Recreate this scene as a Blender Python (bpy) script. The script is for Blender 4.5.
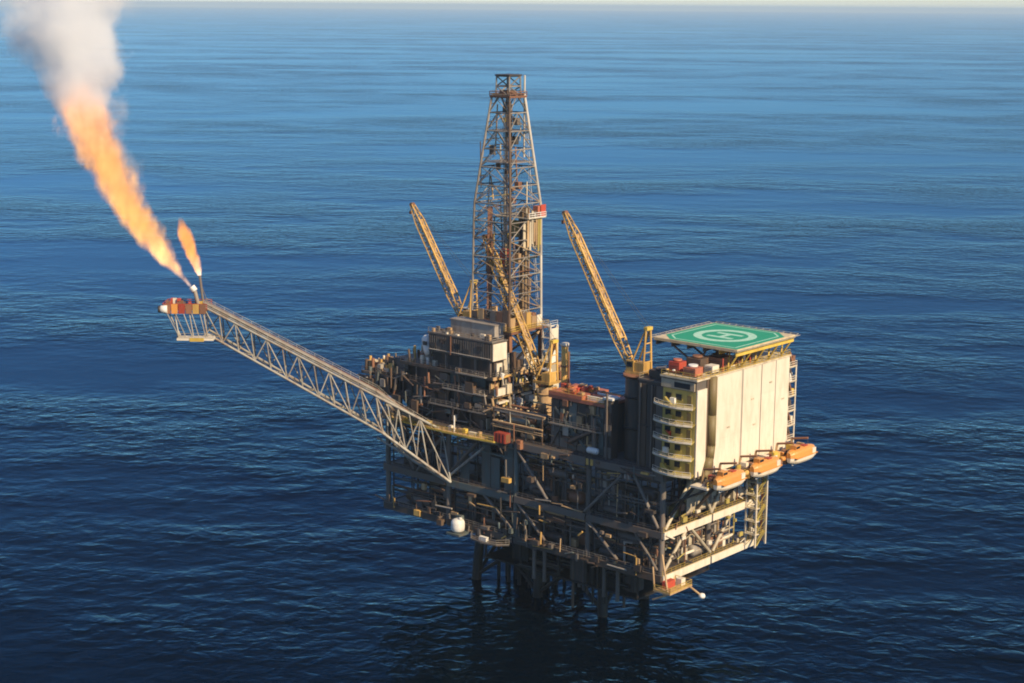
import bpy, bmesh, math, random
from mathutils import Vector, Matrix, Euler
for o in list(bpy.data.objects): bpy.data.objects.remove(o)
rnd = random.Random(7)
SC = bpy.context.scene
COL = SC.collection
R = math.radians

# ------------------------------------------------------------------ camera
F_PX, HOR, CAM_H, ROLL = 1700.0, 6.0, 134.0, R(0.45)
pitch = math.atan((341.5 - HOR) / F_PX)
fw = Vector((0, math.cos(pitch), -math.sin(pitch)))
u0 = Vector((0, math.sin(pitch), math.cos(pitch))); r0 = Vector((1, 0, 0))
rt = r0 * math.cos(ROLL) + u0 * math.sin(ROLL)
up = u0 * math.cos(ROLL) - r0 * math.sin(ROLL)
cd = bpy.data.cameras.new('camera'); cam = bpy.data.objects.new('camera', cd); COL.objects.link(cam)
cd.sensor_width = 36.0; cd.lens = F_PX / 1024 * 36.0; cd.clip_start = 1.0; cd.clip_end = 200000.0
m = Matrix((rt, up, -fw)).transposed().to_4x4(); m.translation = Vector((0, 0, CAM_H)); cam.matrix_world = m
SC.camera = cam

# ------------------------------------------------------------------ light
SUN_AZ, SUN_EL = R(-46), R(33)          # azimuth counter-clockwise from +X
sd = Vector((math.cos(SUN_EL) * math.cos(SUN_AZ), math.cos(SUN_EL) * math.sin(SUN_AZ), math.sin(SUN_EL)))
w = bpy.data.worlds.new('World'); SC.world = w; w.use_nodes = True
nt = w.node_tree; nt.nodes.clear()
sky = nt.nodes.new('ShaderNodeTexSky'); sky.sky_type = 'NISHITA'; sky.sun_disc = False
sky.sun_elevation = SUN_EL; sky.sun_rotation = math.pi / 2 - SUN_AZ
sky.air_density = 1.0; sky.dust_density = 0.0; sky.ozone_density = 4.0
bg = nt.nodes.new('ShaderNodeBackground'); bg.inputs[1].default_value = 0.09
wo = nt.nodes.new('ShaderNodeOutputWorld')
tn = nt.nodes.new('ShaderNodeVectorMath'); tn.operation = 'MULTIPLY'; tn.inputs[1].default_value = (0.90, 0.96, 1.10)
nt.links.new(sky.outputs[0], tn.inputs[0]); nt.links.new(tn.outputs[0], bg.inputs[0]); nt.links.new(bg.outputs[0], wo.inputs[0])
sl = bpy.data.lights.new('sun', 'SUN'); sl.energy = 5.0; sl.angle = R(0.5); sl.color = (1.0, 0.78, 0.50)
so = bpy.data.objects.new('sun', sl); COL.objects.link(so)
so.rotation_euler = (-sd).to_track_quat('-Z', 'Y').to_euler()
so.location = (150, 150, 250)
vs = SC.view_settings; vs.view_transform = 'Standard'; vs.look = 'None'; vs.exposure = 0.35; vs.gamma = 1.0
vs.use_curve_mapping = False
cy = SC.cycles; cy.use_denoising = True; cy.max_bounces = 24; cy.diffuse_bounces = 3; cy.glossy_bounces = 3
cy.volume_bounces = 24; cy.transparent_max_bounces = 8; cy.caustics_reflective = False; cy.caustics_refractive = False
cy.filter_width = 1.9

# ------------------------------------------------------------------ platform frame
ANG = R(49.5)
EX = Vector((math.cos(ANG), math.sin(ANG), 0)); EY = Vector((-math.sin(ANG), math.cos(ANG), 0))
P0 = Vector((31.78, 339.57, 0))
def wor(l): return P0 + EX * l[0] + EY * l[1] + Vector((0, 0, l[2]))

# ------------------------------------------------------------------ materials
MATS = {}
def mat(name, col, rough=0.6, metal=0.0, wear=(0.16, 0.085, 0.045), amt=0.3, scale=0.6, var=0.25, streak=True):
    if name in MATS: return MATS[name]
    M = bpy.data.materials.new(name); M.use_nodes = True; n = M.node_tree; L = n.links
    b = n.nodes['Principled BSDF']; b.inputs['Roughness'].default_value = rough; b.inputs['Metallic'].default_value = metal
    g = n.nodes.new('ShaderNodeNewGeometry')
    mp = n.nodes.new('ShaderNodeMapping'); mp.inputs['Scale'].default_value = (scale, scale, scale * (0.25 if streak else 1))
    L.new(g.outputs['Position'], mp.inputs[0])
    t = n.nodes.new('ShaderNodeTexNoise'); t.inputs['Scale'].default_value = 1.0; t.inputs['Detail'].default_value = 6; t.inputs['Roughness'].default_value = 0.65
    L.new(mp.outputs[0], t.inputs['Vector'])
    rp = n.nodes.new('ShaderNodeMapRange'); rp.inputs[1].default_value = 0.45; rp.inputs[2].default_value = 0.75
    rp.inputs[3].default_value = 0; rp.inputs[4].default_value = amt * 2
    L.new(t.outputs['Fac'], rp.inputs[0])
    oi = n.nodes.new('ShaderNodeObjectInfo')
    mr = n.nodes.new('ShaderNodeMapRange'); mr.inputs[3].default_value = 1 - var; mr.inputs[4].default_value = 1 + var
    L.new(oi.outputs['Random'], mr.inputs[0])
    sc = n.nodes.new('ShaderNodeVectorMath'); sc.operation = 'SCALE'; sc.inputs[0].default_value = col
    L.new(mr.outputs[0], sc.inputs['Scale'])
    mx = n.nodes.new('ShaderNodeMix'); mx.data_type = 'RGBA'; mx.inputs[7].default_value = (*wear, 1)
    L.new(rp.outputs[0], mx.inputs[0]); L.new(sc.outputs[0], mx.inputs[6]); L.new(mx.outputs[2], b.inputs['Base Color'])
    MATS[name] = M; return M
DARK = mat('dark_steel', (0.050, 0.044, 0.040)); GREY = mat('grey_steel', (0.135, 0.12, 0.105)); LGREY = mat('light_grey_steel', (0.33, 0.30, 0.255))
TEAL = mat('grey_green_paint', (0.105, 0.135, 0.13)); CREAM = mat('cream_cladding', (0.71, 0.645, 0.525), amt=0.24, var=0.04, scale=0.7, wear=(0.42, 0.33, 0.22))
WHITE = mat('white_paint', (0.76, 0.75, 0.70), amt=0.12, var=0.05); YEL = mat('ochre_crane_paint', (0.60, 0.37, 0.10), amt=0.35)
SAFE = mat('yellow_safety_paint', (0.60, 0.42, 0.07), amt=0.25); ORG = mat('lifeboat_orange', (0.62, 0.27, 0.06), rough=0.4, amt=0.08, var=0.08)
RED = mat('red_oxide_paint', (0.40, 0.055, 0.03), amt=0.2); RUST = mat('rusty_steel', (0.24, 0.11, 0.06), amt=0.5)
TAN = mat('tan_pipe_coating', (0.46, 0.31, 0.16), amt=0.35); DECK = mat('deck_plating', (0.085, 0.08, 0.078), streak=False)
BROWN = mat('brown_cladding', (0.10, 0.07, 0.05), amt=0.4); BEIGE = mat('beige_wind_wall', (0.50, 0.44, 0.32), amt=0.3)
PINK = mat('faded_red_deck_coating', (0.50, 0.16, 0.09), amt=0.3, streak=False); OLIVE = mat('olive_yellow_paint', (0.42, 0.34, 0.09), amt=0.25)
JACK = mat('jacket_steel', (0.008, 0.0075, 0.007), amt=0.15); BOOM = mat('galvanised_truss', (0.35, 0.335, 0.29), amt=0.45, var=0.25)  # jacket near black: shadow under the platform put into its colour
DERR = mat('derrick_steel', (0.24, 0.225, 0.20), amt=0.3, var=0.35); SUNLIT = mat('sunlit_pale_steel', (0.50, 0.47, 0.41), amt=0.25)  # second tone is a sunlit copy of the derrick steel, light painted in
GRN = mat('helideck_green', (0.02, 0.32, 0.16), amt=0.15, wear=(0.04, 0.2, 0.14), streak=False, var=0.0, scale=0.8)
LINE = mat('helideck_marking', (0.45, 0.72, 0.54), amt=0.4, wear=(0.2, 0.5, 0.38), streak=False, var=0.0, scale=1.5)
DOLV = mat('dark_olive_paint', (0.17, 0.135, 0.055), amt=0.3)
HPAD = mat('tan_helideck_edge', (0.60, 0.49, 0.30), amt=0.25, streak=False)
GLASS = mat('dark_window_glass', (0.02, 0.025, 0.03), rough=0.1, amt=0.0, var=0.1)
ROPE = mat('dark_wire_rope', (0.05, 0.045, 0.04), amt=0.0)

# ------------------------------------------------------------------ mesh helpers
CACHE = {}
def mesh_from(name, verts, faces, m, smooth=False):
    me = bpy.data.meshes.new(name); me.from_pydata([tuple(v) for v in verts], [], faces); me.materials.append(m)
    bm = bmesh.new(); bm.from_mesh(me); bmesh.ops.recalc_face_normals(bm, faces=bm.faces); bm.to_mesh(me); bm.free()
    if smooth: me.polygons.foreach_set('use_smooth', [True] * len(me.polygons))
    me.update(); return me
BV = [(-.5, -.5, -.5), (.5, -.5, -.5), (.5, .5, -.5), (-.5, .5, -.5), (-.5, -.5, .5), (.5, -.5, .5), (.5, .5, .5), (-.5, .5, .5)]
BF = [(0, 3, 2, 1), (4, 5, 6, 7), (0, 1, 5, 4), (1, 2, 6, 5), (2, 3, 7, 6), (3, 0, 4, 7)]
def unit_box(m):
    k = ('b', m.name)
    if k not in CACHE: CACHE[k] = mesh_from('box', BV, BF, m)
    return CACHE[k]
def lathe(prof, n=12):
    v, f = [], []
    for r, z in prof:
        for i in range(n): a = 2 * math.pi * i / n; v.append((r * math.cos(a), r * math.sin(a), z))
    for k in range(len(prof) - 1):
        for i in range(n): j = (i + 1) % n; f.append((k * n + i, k * n + j, (k + 1) * n + j, (k + 1) * n + i))
    f.append(tuple(range(n - 1, -1, -1))); f.append(tuple(range((len(prof) - 1) * n, len(prof) * n))); return v, f
def unit_tube(m, n=8):
    k = ('t', m.name, n)
    if k not in CACHE:
        v, f = lathe([(1, 0), (1, 1)], n); me = mesh_from('tube', v, f, m)
        for p in me.polygons: p.use_smooth = len(p.vertices) == 4
        CACHE[k] = me
    return CACHE[k]
def unit_vessel(m):
    k = ('v', m.name)
    if k not in CACHE:
        pr = [(0.25, 0), (0.7, 0.03), (0.93, 0.08), (1, 0.15), (1, 0.85), (0.93, 0.92), (0.7, 0.97), (0.25, 1)]
        v, f = lathe(pr, 14); CACHE[k] = mesh_from('vessel', v, f, m, True)
    return CACHE[k]

class MB:
    """collects small boxes and bars that become ONE mesh part"""
    def __init__(s): s.v = []; s.f = []
    def box(s, a, b):
        c = [(a[i] + b[i]) / 2 for i in range(3)]; d = [b[i] - a[i] for i in range(3)]; o = len(s.v)
        s.v += [(c[0] + p[0] * d[0], c[1] + p[1] * d[1], c[2] + p[2] * d[2]) for p in BV]; s.f += [tuple(i + o for i in q) for q in BF]
    def bar(s, p, q, r, n=4):
        p, q = Vector(p), Vector(q); d = q - p
        if d.length < 1e-5: return
        qt = d.to_track_quat('Z', 'Y'); o = len(s.v)
        for e in (p, q):
            for i in range(n):
                a = 2 * math.pi * (i + .5) / n; s.v.append(tuple(e + qt @ Vector((r * math.cos(a), r * math.sin(a), 0))))
        for i in range(n): j = (i + 1) % n; s.f.append((o + i, o + j, o + n + j, o + n + i))
        s.f.append(tuple(o + i for i in range(n - 1, -1, -1))); s.f.append(tuple(o + n + i for i in range(n)))
    def rail(s, pts, h=1.1, r=0.045, step=1.6):
        for a, b in zip(pts[:-1], pts[1:]):
            a, b = Vector(a), Vector(b); L = (b - a).length; k = max(1, int(L / step)); z = Vector((0, 0, 1))
            for i in range(k + 1):
                p = a.lerp(b, i / k); s.bar(p, p + z * h, r)
            for hh in (h, h * .55): s.bar(a + z * hh, b + z * hh, r)
            s.bar(a + z * .1, b + z * .1, r * 1.3)

class Thing:
    def __init__(s, name, label, cat, o, group=None, world=False):
        e = bpy.data.objects.new(name, None); COL.objects.link(e); e.empty_display_size = 0.5
        s.o = Vector(o); s.e = e; e['label'] = label; e['category'] = cat
        if group: e['group'] = group
        if world: e.location = s.o
        else: e.location = wor(o); e.rotation_euler = (0, 0, ANG)
    def _link(s, name, me, mb, parent):
        ob = bpy.data.objects.new(name, me); COL.objects.link(ob)
        if parent is None: ob.parent = s.e
        else:
            ob.parent = parent; ob.matrix_parent_inverse = parent.matrix_basis.inverted()
        ob.matrix_basis = mb; return ob
    def box(s, name, a, b, m, parent=None, rot=None):
        a, b = Vector(a), Vector(b); c = (a + b) / 2 - s.o; d = b - a
        mb = Matrix.Translation(c)
        if rot: mb = mb @ Euler(rot).to_matrix().to_4x4()
        return s._link(name, unit_box(m), mb @ Matrix.Diagonal((abs(d.x), abs(d.y), abs(d.z), 1)), parent)
    def tube(s, name, p, q, r, m, parent=None, n=8, vessel=False):
        p, q = Vector(p), Vector(q); d = q - p
        mb = Matrix.Translation(p - s.o) @ d.to_track_quat('Z', 'Y').to_matrix().to_4x4() @ Matrix.Diagonal((r, r, d.length, 1))
        return s._link(name, unit_vessel(m) if vessel else unit_tube(m, n), mb, parent)
    def bar(s, name, p, q, wd, m, parent=None):
        p, q = Vector(p), Vector(q); d = q - p
        mb = Matrix.Translation((p + q) / 2 - s.o) @ d.to_track_quat('Z', 'Y').to_matrix().to_4x4() @ Matrix.Diagonal((wd, wd, d.length, 1))
        return s._link(name, unit_box(m), mb, parent)
    def mb(s, name, b, m, parent=None, stuff=False, smooth=False):
        me = mesh_from(name, [Vector(v) - s.o for v in b.v], b.f, m, smooth)
        ob = s._link(name, me, Matrix.Identity(4), parent)
        if stuff: ob['kind'] = 'stuff'
        return ob
    def rail(s, pts, m=None, h=1.1, r=0.045, parent=None):
        b = MB(); b.rail(pts, h, r); return s.mb('handrail', b, m or LGREY, parent)
    def truss(s, A, B, n, rc, rb, m, chord='chord', brace='lacing', parent=None, xbrace=False, mch=None):
        """box truss between two quads A and B (4 corners each)"""
        A = [Vector(p) for p in A]; B = [Vector(p) for p in B]
        for i in range(4): s.tube(chord, A[i], B[i], rc, mch or m, parent, 6)
        for k in range(n + 1):
            P = [A[i].lerp(B[i], k / n) for i in range(4)]
            for i in range(4):
                j = (i + 1) % 4; s.tube(brace, P[i], P[j], rb, m, parent, 5)
                if k < n:
                    Q = [A[t].lerp(B[t], (k + 1) / n) for t in range(4)]
                    if xbrace or k % 2 == 0: s.tube(brace, P[i], Q[j], rb, m, parent, 5)
                    if xbrace or k % 2 == 1: s.tube(brace, P[j], Q[i], rb, m, parent, 5)

def sheet(name, verts, faces, m, kind='structure'):
    ob = bpy.data.objects.new(name, mesh_from(name, verts, faces, m)); COL.objects.link(ob); ob['kind'] = kind; return ob

# ------------------------------------------------------------------ sea
def sea_material():
    M = bpy.data.materials.new('sea_water'); M.use_nodes = True; n = M.node_tree; L = n.links
    n.nodes.remove(n.nodes['Principled BSDF']); out = n.nodes['Material Output']
    df = n.nodes.new('ShaderNodeBsdfDiffuse'); df.inputs[0].default_value = (0.0002, 0.0024, 0.006, 1)
    gl = n.nodes.new('ShaderNodeBsdfGlossy'); gl.inputs['Color'].default_value = (0.30, 0.65, 0.94, 1); gl.inputs['Roughness'].default_value = 0.10
    fr = n.nodes.new('ShaderNodeFresnel'); fr.inputs[0].default_value = 1.16
    ms = n.nodes.new('ShaderNodeMixShader'); L.new(fr.outputs[0], ms.inputs[0]); L.new(df.outputs[0], ms.inputs[1]); L.new(gl.outputs[0], ms.inputs[2]); L.new(ms.outputs[0], out.inputs['Surface'])
    g = n.nodes.new('ShaderNodeNewGeometry')
    def noise(sc, rot, detail, rough=0.55, dist=0.0):
        mp = n.nodes.new('ShaderNodeMapping'); mp.inputs['Scale'].default_value = sc; mp.inputs['Rotation'].default_value = (0, 0, rot)
        L.new(g.outputs['Position'], mp.inputs[0])
        t = n.nodes.new('ShaderNodeTexNoise'); t.inputs['Scale'].default_value = 1; t.inputs['Detail'].default_value = detail
        t.inputs['Roughness'].default_value = rough; t.inputs['Distortion'].default_value = dist
        L.new(mp.outputs[0], t.inputs['Vector']); return t.outputs['Fac']
    def mth(op, a, c):
        x = n.nodes.new('ShaderNodeMath'); x.operation = op
        for i, v in enumerate((a, c)):
            if isinstance(v, (int, float)): x.inputs[i].default_value = v
            else: L.new(v, x.inputs[i])
        return x.outputs[0]
    swell = noise((0.045, 0.06, 1), R(28), 2)
    wave = noise((0.21, 0.25, 1), R(24), 2, 0.5, 0.5)
    chop = noise((0.6, 0.75, 1), R(-20), 3, 0.6, 0.5)
    slick = noise((0.0011, 0.0036, 1), R(4), 4, 0.55)
    gust = noise((0.007, 0.011, 1), R(25), 4, 0.65)
    def rng(v, a, b_, c, d):
        x = n.nodes.new('ShaderNodeMapRange'); x.interpolation_type = 'SMOOTHSTEP'; L.new(v, x.inputs[0])
        for i, q in enumerate((a, b_, c, d)): x.inputs[i + 1].default_value = q
        return x.outputs[0]
    h = mth('ADD', mth('MULTIPLY', swell, 1.15), mth('ADD', mth('MULTIPLY', wave, 0.92), mth('MULTIPLY', chop, 0.15)))
    h = mth('MULTIPLY', h, mth('MULTIPLY', rng(slick, .34, .66, .10, 1.6), rng(gust, .36, .64, .35, 1.6)))
    bp = n.nodes.new('ShaderNodeBump'); bp.inputs['Strength'].default_value = 1.0; bp.inputs['Distance'].default_value = 0.62
    L.new(h, bp.inputs['Height']); [L.new(bp.outputs[0], q.inputs['Normal']) for q in (df, gl, fr)]
    return M
S = 60000.0
sheet('sea', [(-S, -2000, 0), (S, -2000, 0), (S, S, 0), (-S, S, 0)], [(0, 1, 2, 3)], sea_material())

# ------------------------------------------------------------------ jacket
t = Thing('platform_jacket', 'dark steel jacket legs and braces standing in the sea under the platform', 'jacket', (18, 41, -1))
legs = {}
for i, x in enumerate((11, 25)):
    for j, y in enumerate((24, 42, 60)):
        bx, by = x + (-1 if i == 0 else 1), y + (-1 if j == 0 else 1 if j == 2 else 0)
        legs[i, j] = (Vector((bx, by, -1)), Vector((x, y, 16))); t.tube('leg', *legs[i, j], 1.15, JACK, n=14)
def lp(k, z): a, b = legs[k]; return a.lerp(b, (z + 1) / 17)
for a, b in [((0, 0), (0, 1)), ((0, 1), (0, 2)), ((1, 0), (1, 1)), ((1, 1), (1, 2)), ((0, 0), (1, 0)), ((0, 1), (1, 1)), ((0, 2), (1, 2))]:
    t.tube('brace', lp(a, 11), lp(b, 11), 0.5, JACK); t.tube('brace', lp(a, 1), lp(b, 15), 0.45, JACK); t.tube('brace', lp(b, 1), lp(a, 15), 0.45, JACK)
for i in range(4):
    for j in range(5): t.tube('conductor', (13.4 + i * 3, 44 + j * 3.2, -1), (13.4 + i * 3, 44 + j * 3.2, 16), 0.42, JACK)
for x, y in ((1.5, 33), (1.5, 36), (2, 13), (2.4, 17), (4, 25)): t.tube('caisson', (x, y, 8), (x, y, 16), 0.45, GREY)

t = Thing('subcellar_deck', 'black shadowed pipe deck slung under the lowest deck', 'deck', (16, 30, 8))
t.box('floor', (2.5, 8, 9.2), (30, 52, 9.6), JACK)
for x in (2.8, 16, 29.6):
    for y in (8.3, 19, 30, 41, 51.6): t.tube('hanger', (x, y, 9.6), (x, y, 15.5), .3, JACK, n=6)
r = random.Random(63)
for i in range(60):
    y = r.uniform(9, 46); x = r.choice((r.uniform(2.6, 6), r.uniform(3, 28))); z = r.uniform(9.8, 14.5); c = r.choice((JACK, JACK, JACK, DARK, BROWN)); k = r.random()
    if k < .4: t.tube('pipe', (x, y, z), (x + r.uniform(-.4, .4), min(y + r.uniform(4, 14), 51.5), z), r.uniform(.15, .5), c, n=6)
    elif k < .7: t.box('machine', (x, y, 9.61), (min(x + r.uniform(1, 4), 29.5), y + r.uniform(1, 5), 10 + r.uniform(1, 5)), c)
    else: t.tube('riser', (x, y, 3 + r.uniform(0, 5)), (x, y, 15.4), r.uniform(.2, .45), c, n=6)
# ------------------------------------------------------------------ deck frame
LV = {'lower_deck': (16.2, 17.0), 'main_deck': (25.7, 26.5), 'weather_deck': (38.2, 39.0)}
t = Thing('topsides_frame', 'dark steel deck frame of three stacked decks with columns and diagonal braces', 'deck frame', (18, 41, 16.1))
YS = [0.0, 20.5, 41.0, 61.5, 82.0]
for nm, (z0, z1) in LV.items():
    for i in range(4):
        for j in range(2):
            t.box('deck_plate', (0.3 + j * 17.75, YS[i] + .3, z0 + .3), (17.95 + j * 17.75, YS[i + 1] - .02 - (.28 if i == 3 else 0), z1), DECK)
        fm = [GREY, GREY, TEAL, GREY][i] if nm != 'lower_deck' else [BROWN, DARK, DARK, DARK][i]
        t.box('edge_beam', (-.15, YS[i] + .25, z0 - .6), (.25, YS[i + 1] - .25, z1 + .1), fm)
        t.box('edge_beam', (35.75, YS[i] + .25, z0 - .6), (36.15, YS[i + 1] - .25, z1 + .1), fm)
    for y in YS:
        for j in range(2): t.box('edge_beam' if y in (0, 82) else 'cross_beam', (j * 18 + .3, y - .2, z0 - .7), (17.7 + j * 18, y + .22, z0 + .28 if y not in (0, 82) else z1 + .1), CREAM if (y == 0 and nm != 'weather_deck') else GREY)  # sun-facing end beams painted cream, sunlight put into the colour
    for k in range(16): 
        y = 2.6 + k * 5.1
        if min(abs(y - q) for q in YS) > 1: t.box('joist', (.3, y, z0 - .35), (35.7, y + .25, z0 + .28), DARK)
for y in YS:
    yy = min(max(y, .9), 81.1)
    for x in (.9, 18, 35.1):
        c = TEAL if (y == 41 and x < 1) else GREY
        t.tube('column', (x, yy, 17), (x, yy, 25.1), .62, c, n=12); t.tube('column', (x, yy, 26.5), (x, yy, 37.6), .62, c, n=12)
for a, b in [((.3, 8, 37.5), (.3, 1.5, 27.2)), ((.3, 9, 27), (.3, 1.5, 18)), ((.3, 21, 27), (.3, 11, 37)), ((.3, 12, 18), (.3, 20, 25)), ((.3, 62, 27), (.3, 52, 37)), ((.3, 71, 26.8), (.3, 62, 37.5)), ((.3, 80, 37), (.3, 72, 27)), ((.3, 41, 18), (.3, 50, 25)), ((.3, 32, 18), (.3, 40, 25)), ((.3, 31, 27), (.3, 40, 37))]:
    t.tube('brace', a, b, .38, GREY)
for a, b in [((1, .2, 27), (12, .2, 38)), ((18, .2, 27), (12, .2, 38)), ((18, .2, 27), (27, .2, 38)), ((35, .2, 27), (27, .2, 38)), ((1, .2, 18), (9, .2, 25.5)), ((18, .2, 18), (10, .2, 25.5)), ((19, .2, 18), (26, .2, 25.5))]:
    t.tube('brace', a, b, .38, BEIGE)
for x in (2, 13, 24, 34): t.tube('outrigger', (x, .5, 29), (x, -6.6, 38.1), .4, DARK)
for nm, (z0, z1) in LV.items():
    c = LGREY if nm == 'lower_deck' else GREY  # long side rails greyed to carry its shade; sunward rails stay yellow
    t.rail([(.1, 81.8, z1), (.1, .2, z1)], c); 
    if nm != 'weather_deck': t.rail([(.2, .05, z1), (35.8, .05, z1)], SAFE)
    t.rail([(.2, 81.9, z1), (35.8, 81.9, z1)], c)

r = random.Random(77)
for i in range(190):         # small fittings, hoses, trays on long side; dark shade and golden sun painted in
    y = r.uniform(1, 80); z = r.choice((r.uniform(17, 25), r.uniform(26.6, 37), r.uniform(15.4, 17.5), r.uniform(36, 39))); k = r.random(); c = r.choice((DARK, DARK, BROWN, GREY, RUST, LGREY, TEAL, DARK, GREY, TAN, YEL, TAN if r.random() < .4 else DARK))
    if 44 < y < 76 and z > 27: continue
    if k < .35: t.tube('hose', (-r.uniform(.2, .5), y, z), (-r.uniform(.2, .5), y + r.choice((-1, 1)) * r.uniform(1, 6), z + r.uniform(-1.2, 1.2)), r.uniform(.08, .22), c, n=6)
    elif k < .6: t.tube('riser', (-r.uniform(.2, .5), y, z), (-r.uniform(.2, .5), y, z + r.uniform(1, 5)), r.uniform(.08, .25), c, n=6)
    else: t.box('fitting', (-r.uniform(.3, 1.3), y, z), (.1, y + r.uniform(.4, 2.4), z + r.uniform(.3, 1.6)), c)
for i in range(60):
    x = r.uniform(1, 34); z = r.choice((r.uniform(17.5, 25), r.uniform(27, 33))); k = r.random(); c = r.choice((CREAM, TAN, BEIGE, RUST, BROWN, GREY, DARK, OLIVE))
    if k < .5: t.tube('end_hose', (x, -.3, z), (x + r.uniform(-3, 3), -.3, z + r.uniform(-1.5, 1.5)), r.uniform(.08, .22), c, n=6)
    else: t.box('end_fitting', (x, -r.uniform(.3, .9), z), (x + r.uniform(.4, 1.6), -.1, z + r.uniform(.3, 1.5)), c)
# ------------------------------------------------------------------ process skids: pipes, vessels and cabinets filling the open bays
def skid(name, label, cat, lo, hi, seed, pal, dens=1.0, along='y'):
    r = random.Random(seed); lo, hi = Vector(lo), Vector(hi); sx, sy, sz = hi - lo
    t = Thing(name, label, cat, ((lo.x + hi.x) / 2, (lo.y + hi.y) / 2, lo.z))
    t.box('skid_base', (lo.x, lo.y, lo.z + .005), (hi.x, hi.y, lo.z + .3), DARK)
    px = lambda: r.uniform(lo.x + .3, hi.x - .3); py = lambda: r.uniform(lo.y + .3, hi.y - .3)
    ax = 1 if along == 'y' else 0; L = sy if ax else sx
    # frame posts
    for u in (0, .33, .66, 1):
        for v in (0, 1):
            p = (lo.x + .15 + v * (sx - .3), lo.y + .15 + u * (sy - .3)) if ax else (lo.x + .15 + u * (sx - .3), lo.y + .15 + v * (sy - .3))
            t.box('post', (p[0] - .12, p[1] - .12, lo.z + .3), (p[0] + .12, p[1] + .12, hi.z - .25), r.choice(pal))
    for zz in (.5, .97):
        for v in (0, 1):
            z = lo.z + zz * sz
            if ax: t.box('beam', (lo.x + .05 + v * (sx - .3), lo.y, z - .16), (lo.x + .25 + v * (sx - .3), hi.y, z + .16), r.choice(pal))
            else: t.box('beam', (lo.x, lo.y + .05 + v * (sy - .3), z - .16), (hi.x, lo.y + .25 + v * (sy - .3), z + .16), r.choice(pal))
    for i in range(int(3 * dens * L / 16 + 1)):      # horizontal vessels
        rad = r.uniform(.7, 1.5); l = r.uniform(4, 7.5); z = lo.z + .4 + rad + r.choice((0, sz * .5)); a = r.uniform(0, max(.1, L - l))
        if z + rad > hi.z: z = lo.z + .5 + rad
        if ax:
            x = r.uniform(lo.x + rad * .7, min(hi.x - .2, lo.x + rad + 2)); v = t.tube('vessel', (x, lo.y + a, z), (x, lo.y + a + l, z), rad, r.choice(pal), vessel=True)
        else:
            y = r.uniform(lo.y + rad * .7, min(hi.y - .2, lo.y + rad + 2)); v = t.tube('vessel', (lo.x + a, y, z), (lo.x + a + l, y, z), rad, r.choice(pal), vessel=True)
        for q in (.25, .75):
            c = (x, lo.y + a + l * q) if ax else (lo.x + a + l * q, y)
            t.box('saddle', (c[0] - .35, c[1] - .35, lo.z + .3), (c[0] + .35, c[1] + .35, z - rad * .7), DARK, v)
    for i in range(int(9 * dens)):                    # long pipe runs
        z = lo.z + r.uniform(.25, .95) * sz; rad = r.choice((.12, .16, .22, .32)); a, b = sorted((r.random(), r.random()))
        if b - a < .4: a, b = 0, 1
        if ax: x = lo.x + r.random() ** 2 * sx; t.tube('pipe', (x, lo.y + a * sy, z), (x, lo.y + b * sy, z), rad, r.choice(pal))
        else: y = lo.y + r.random() ** 2 * sy; t.tube('pipe', (lo.x + a * sx, y, z), (lo.x + b * sx, y, z), rad, r.choice(pal))
    for i in range(int(11 * dens)):                   # risers with elbows
        x, y = px(), py(); rad = r.choice((.12, .18, .28)); z = lo.z + r.uniform(.45, .95) * sz; c = r.choice(pal)
        p = t.tube('riser', (x, y, lo.z + .3), (x, y, z), rad, c); d = r.choice((-1, 1)) * r.uniform(1, 2.5)
        q = (min(max(x + d, lo.x), hi.x), y, z) if r.random() < .5 else (x, min(max(y + d, lo.y), hi.y), z)
        t.tube('elbow', (x, y, z - rad * .9), q, rad * .98, c, p)
    for i in range(int(8 * dens)):                    # cabinets, pumps, valves
        x, y = px(), py(); a, b, c = r.uniform(.6, 2.2), r.uniform(.6, 2.4), r.uniform(.8, 2.8); z = lo.z + .3 + r.choice((0, 0, sz * .5))
        cab = t.box('cabinet', (max(lo.x, x - a / 2), max(lo.y, y - b / 2), z), (min(hi.x, x + a / 2), min(hi.y, y + b / 2), min(z + c, hi.z)), r.choice(pal))
    return t
P_D = [DARK, DARK, GREY, GREY, BROWN, TEAL, RUST, DECK, TAN]; P_L = [BEIGE, TAN, GREY, RUST, LGREY, CREAM, OLIVE]  # dark set paints in shade plus golden tan; pale set paints in sunlight
zl, zm = 17.0, 26.5
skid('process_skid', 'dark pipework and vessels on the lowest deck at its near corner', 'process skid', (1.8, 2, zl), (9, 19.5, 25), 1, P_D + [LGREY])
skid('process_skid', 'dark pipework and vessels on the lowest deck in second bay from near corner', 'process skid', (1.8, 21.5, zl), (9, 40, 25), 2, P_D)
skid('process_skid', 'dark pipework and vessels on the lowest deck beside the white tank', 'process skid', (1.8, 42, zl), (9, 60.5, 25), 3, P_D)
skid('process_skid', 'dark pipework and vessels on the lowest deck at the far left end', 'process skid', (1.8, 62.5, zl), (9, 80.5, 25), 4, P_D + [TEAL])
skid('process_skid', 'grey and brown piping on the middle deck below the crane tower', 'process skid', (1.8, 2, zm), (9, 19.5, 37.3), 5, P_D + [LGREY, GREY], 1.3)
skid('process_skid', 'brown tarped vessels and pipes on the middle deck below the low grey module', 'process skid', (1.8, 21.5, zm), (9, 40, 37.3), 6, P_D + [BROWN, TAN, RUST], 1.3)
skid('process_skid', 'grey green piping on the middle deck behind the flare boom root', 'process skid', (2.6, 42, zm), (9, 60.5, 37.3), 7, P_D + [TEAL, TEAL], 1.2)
skid('process_skid', 'dark piping on the middle deck at the far left end behind the truss', 'process skid', (1.8, 62.5, zm), (9, 80.5, 37.3), 8, P_D + [DARK], 1.2)
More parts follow.
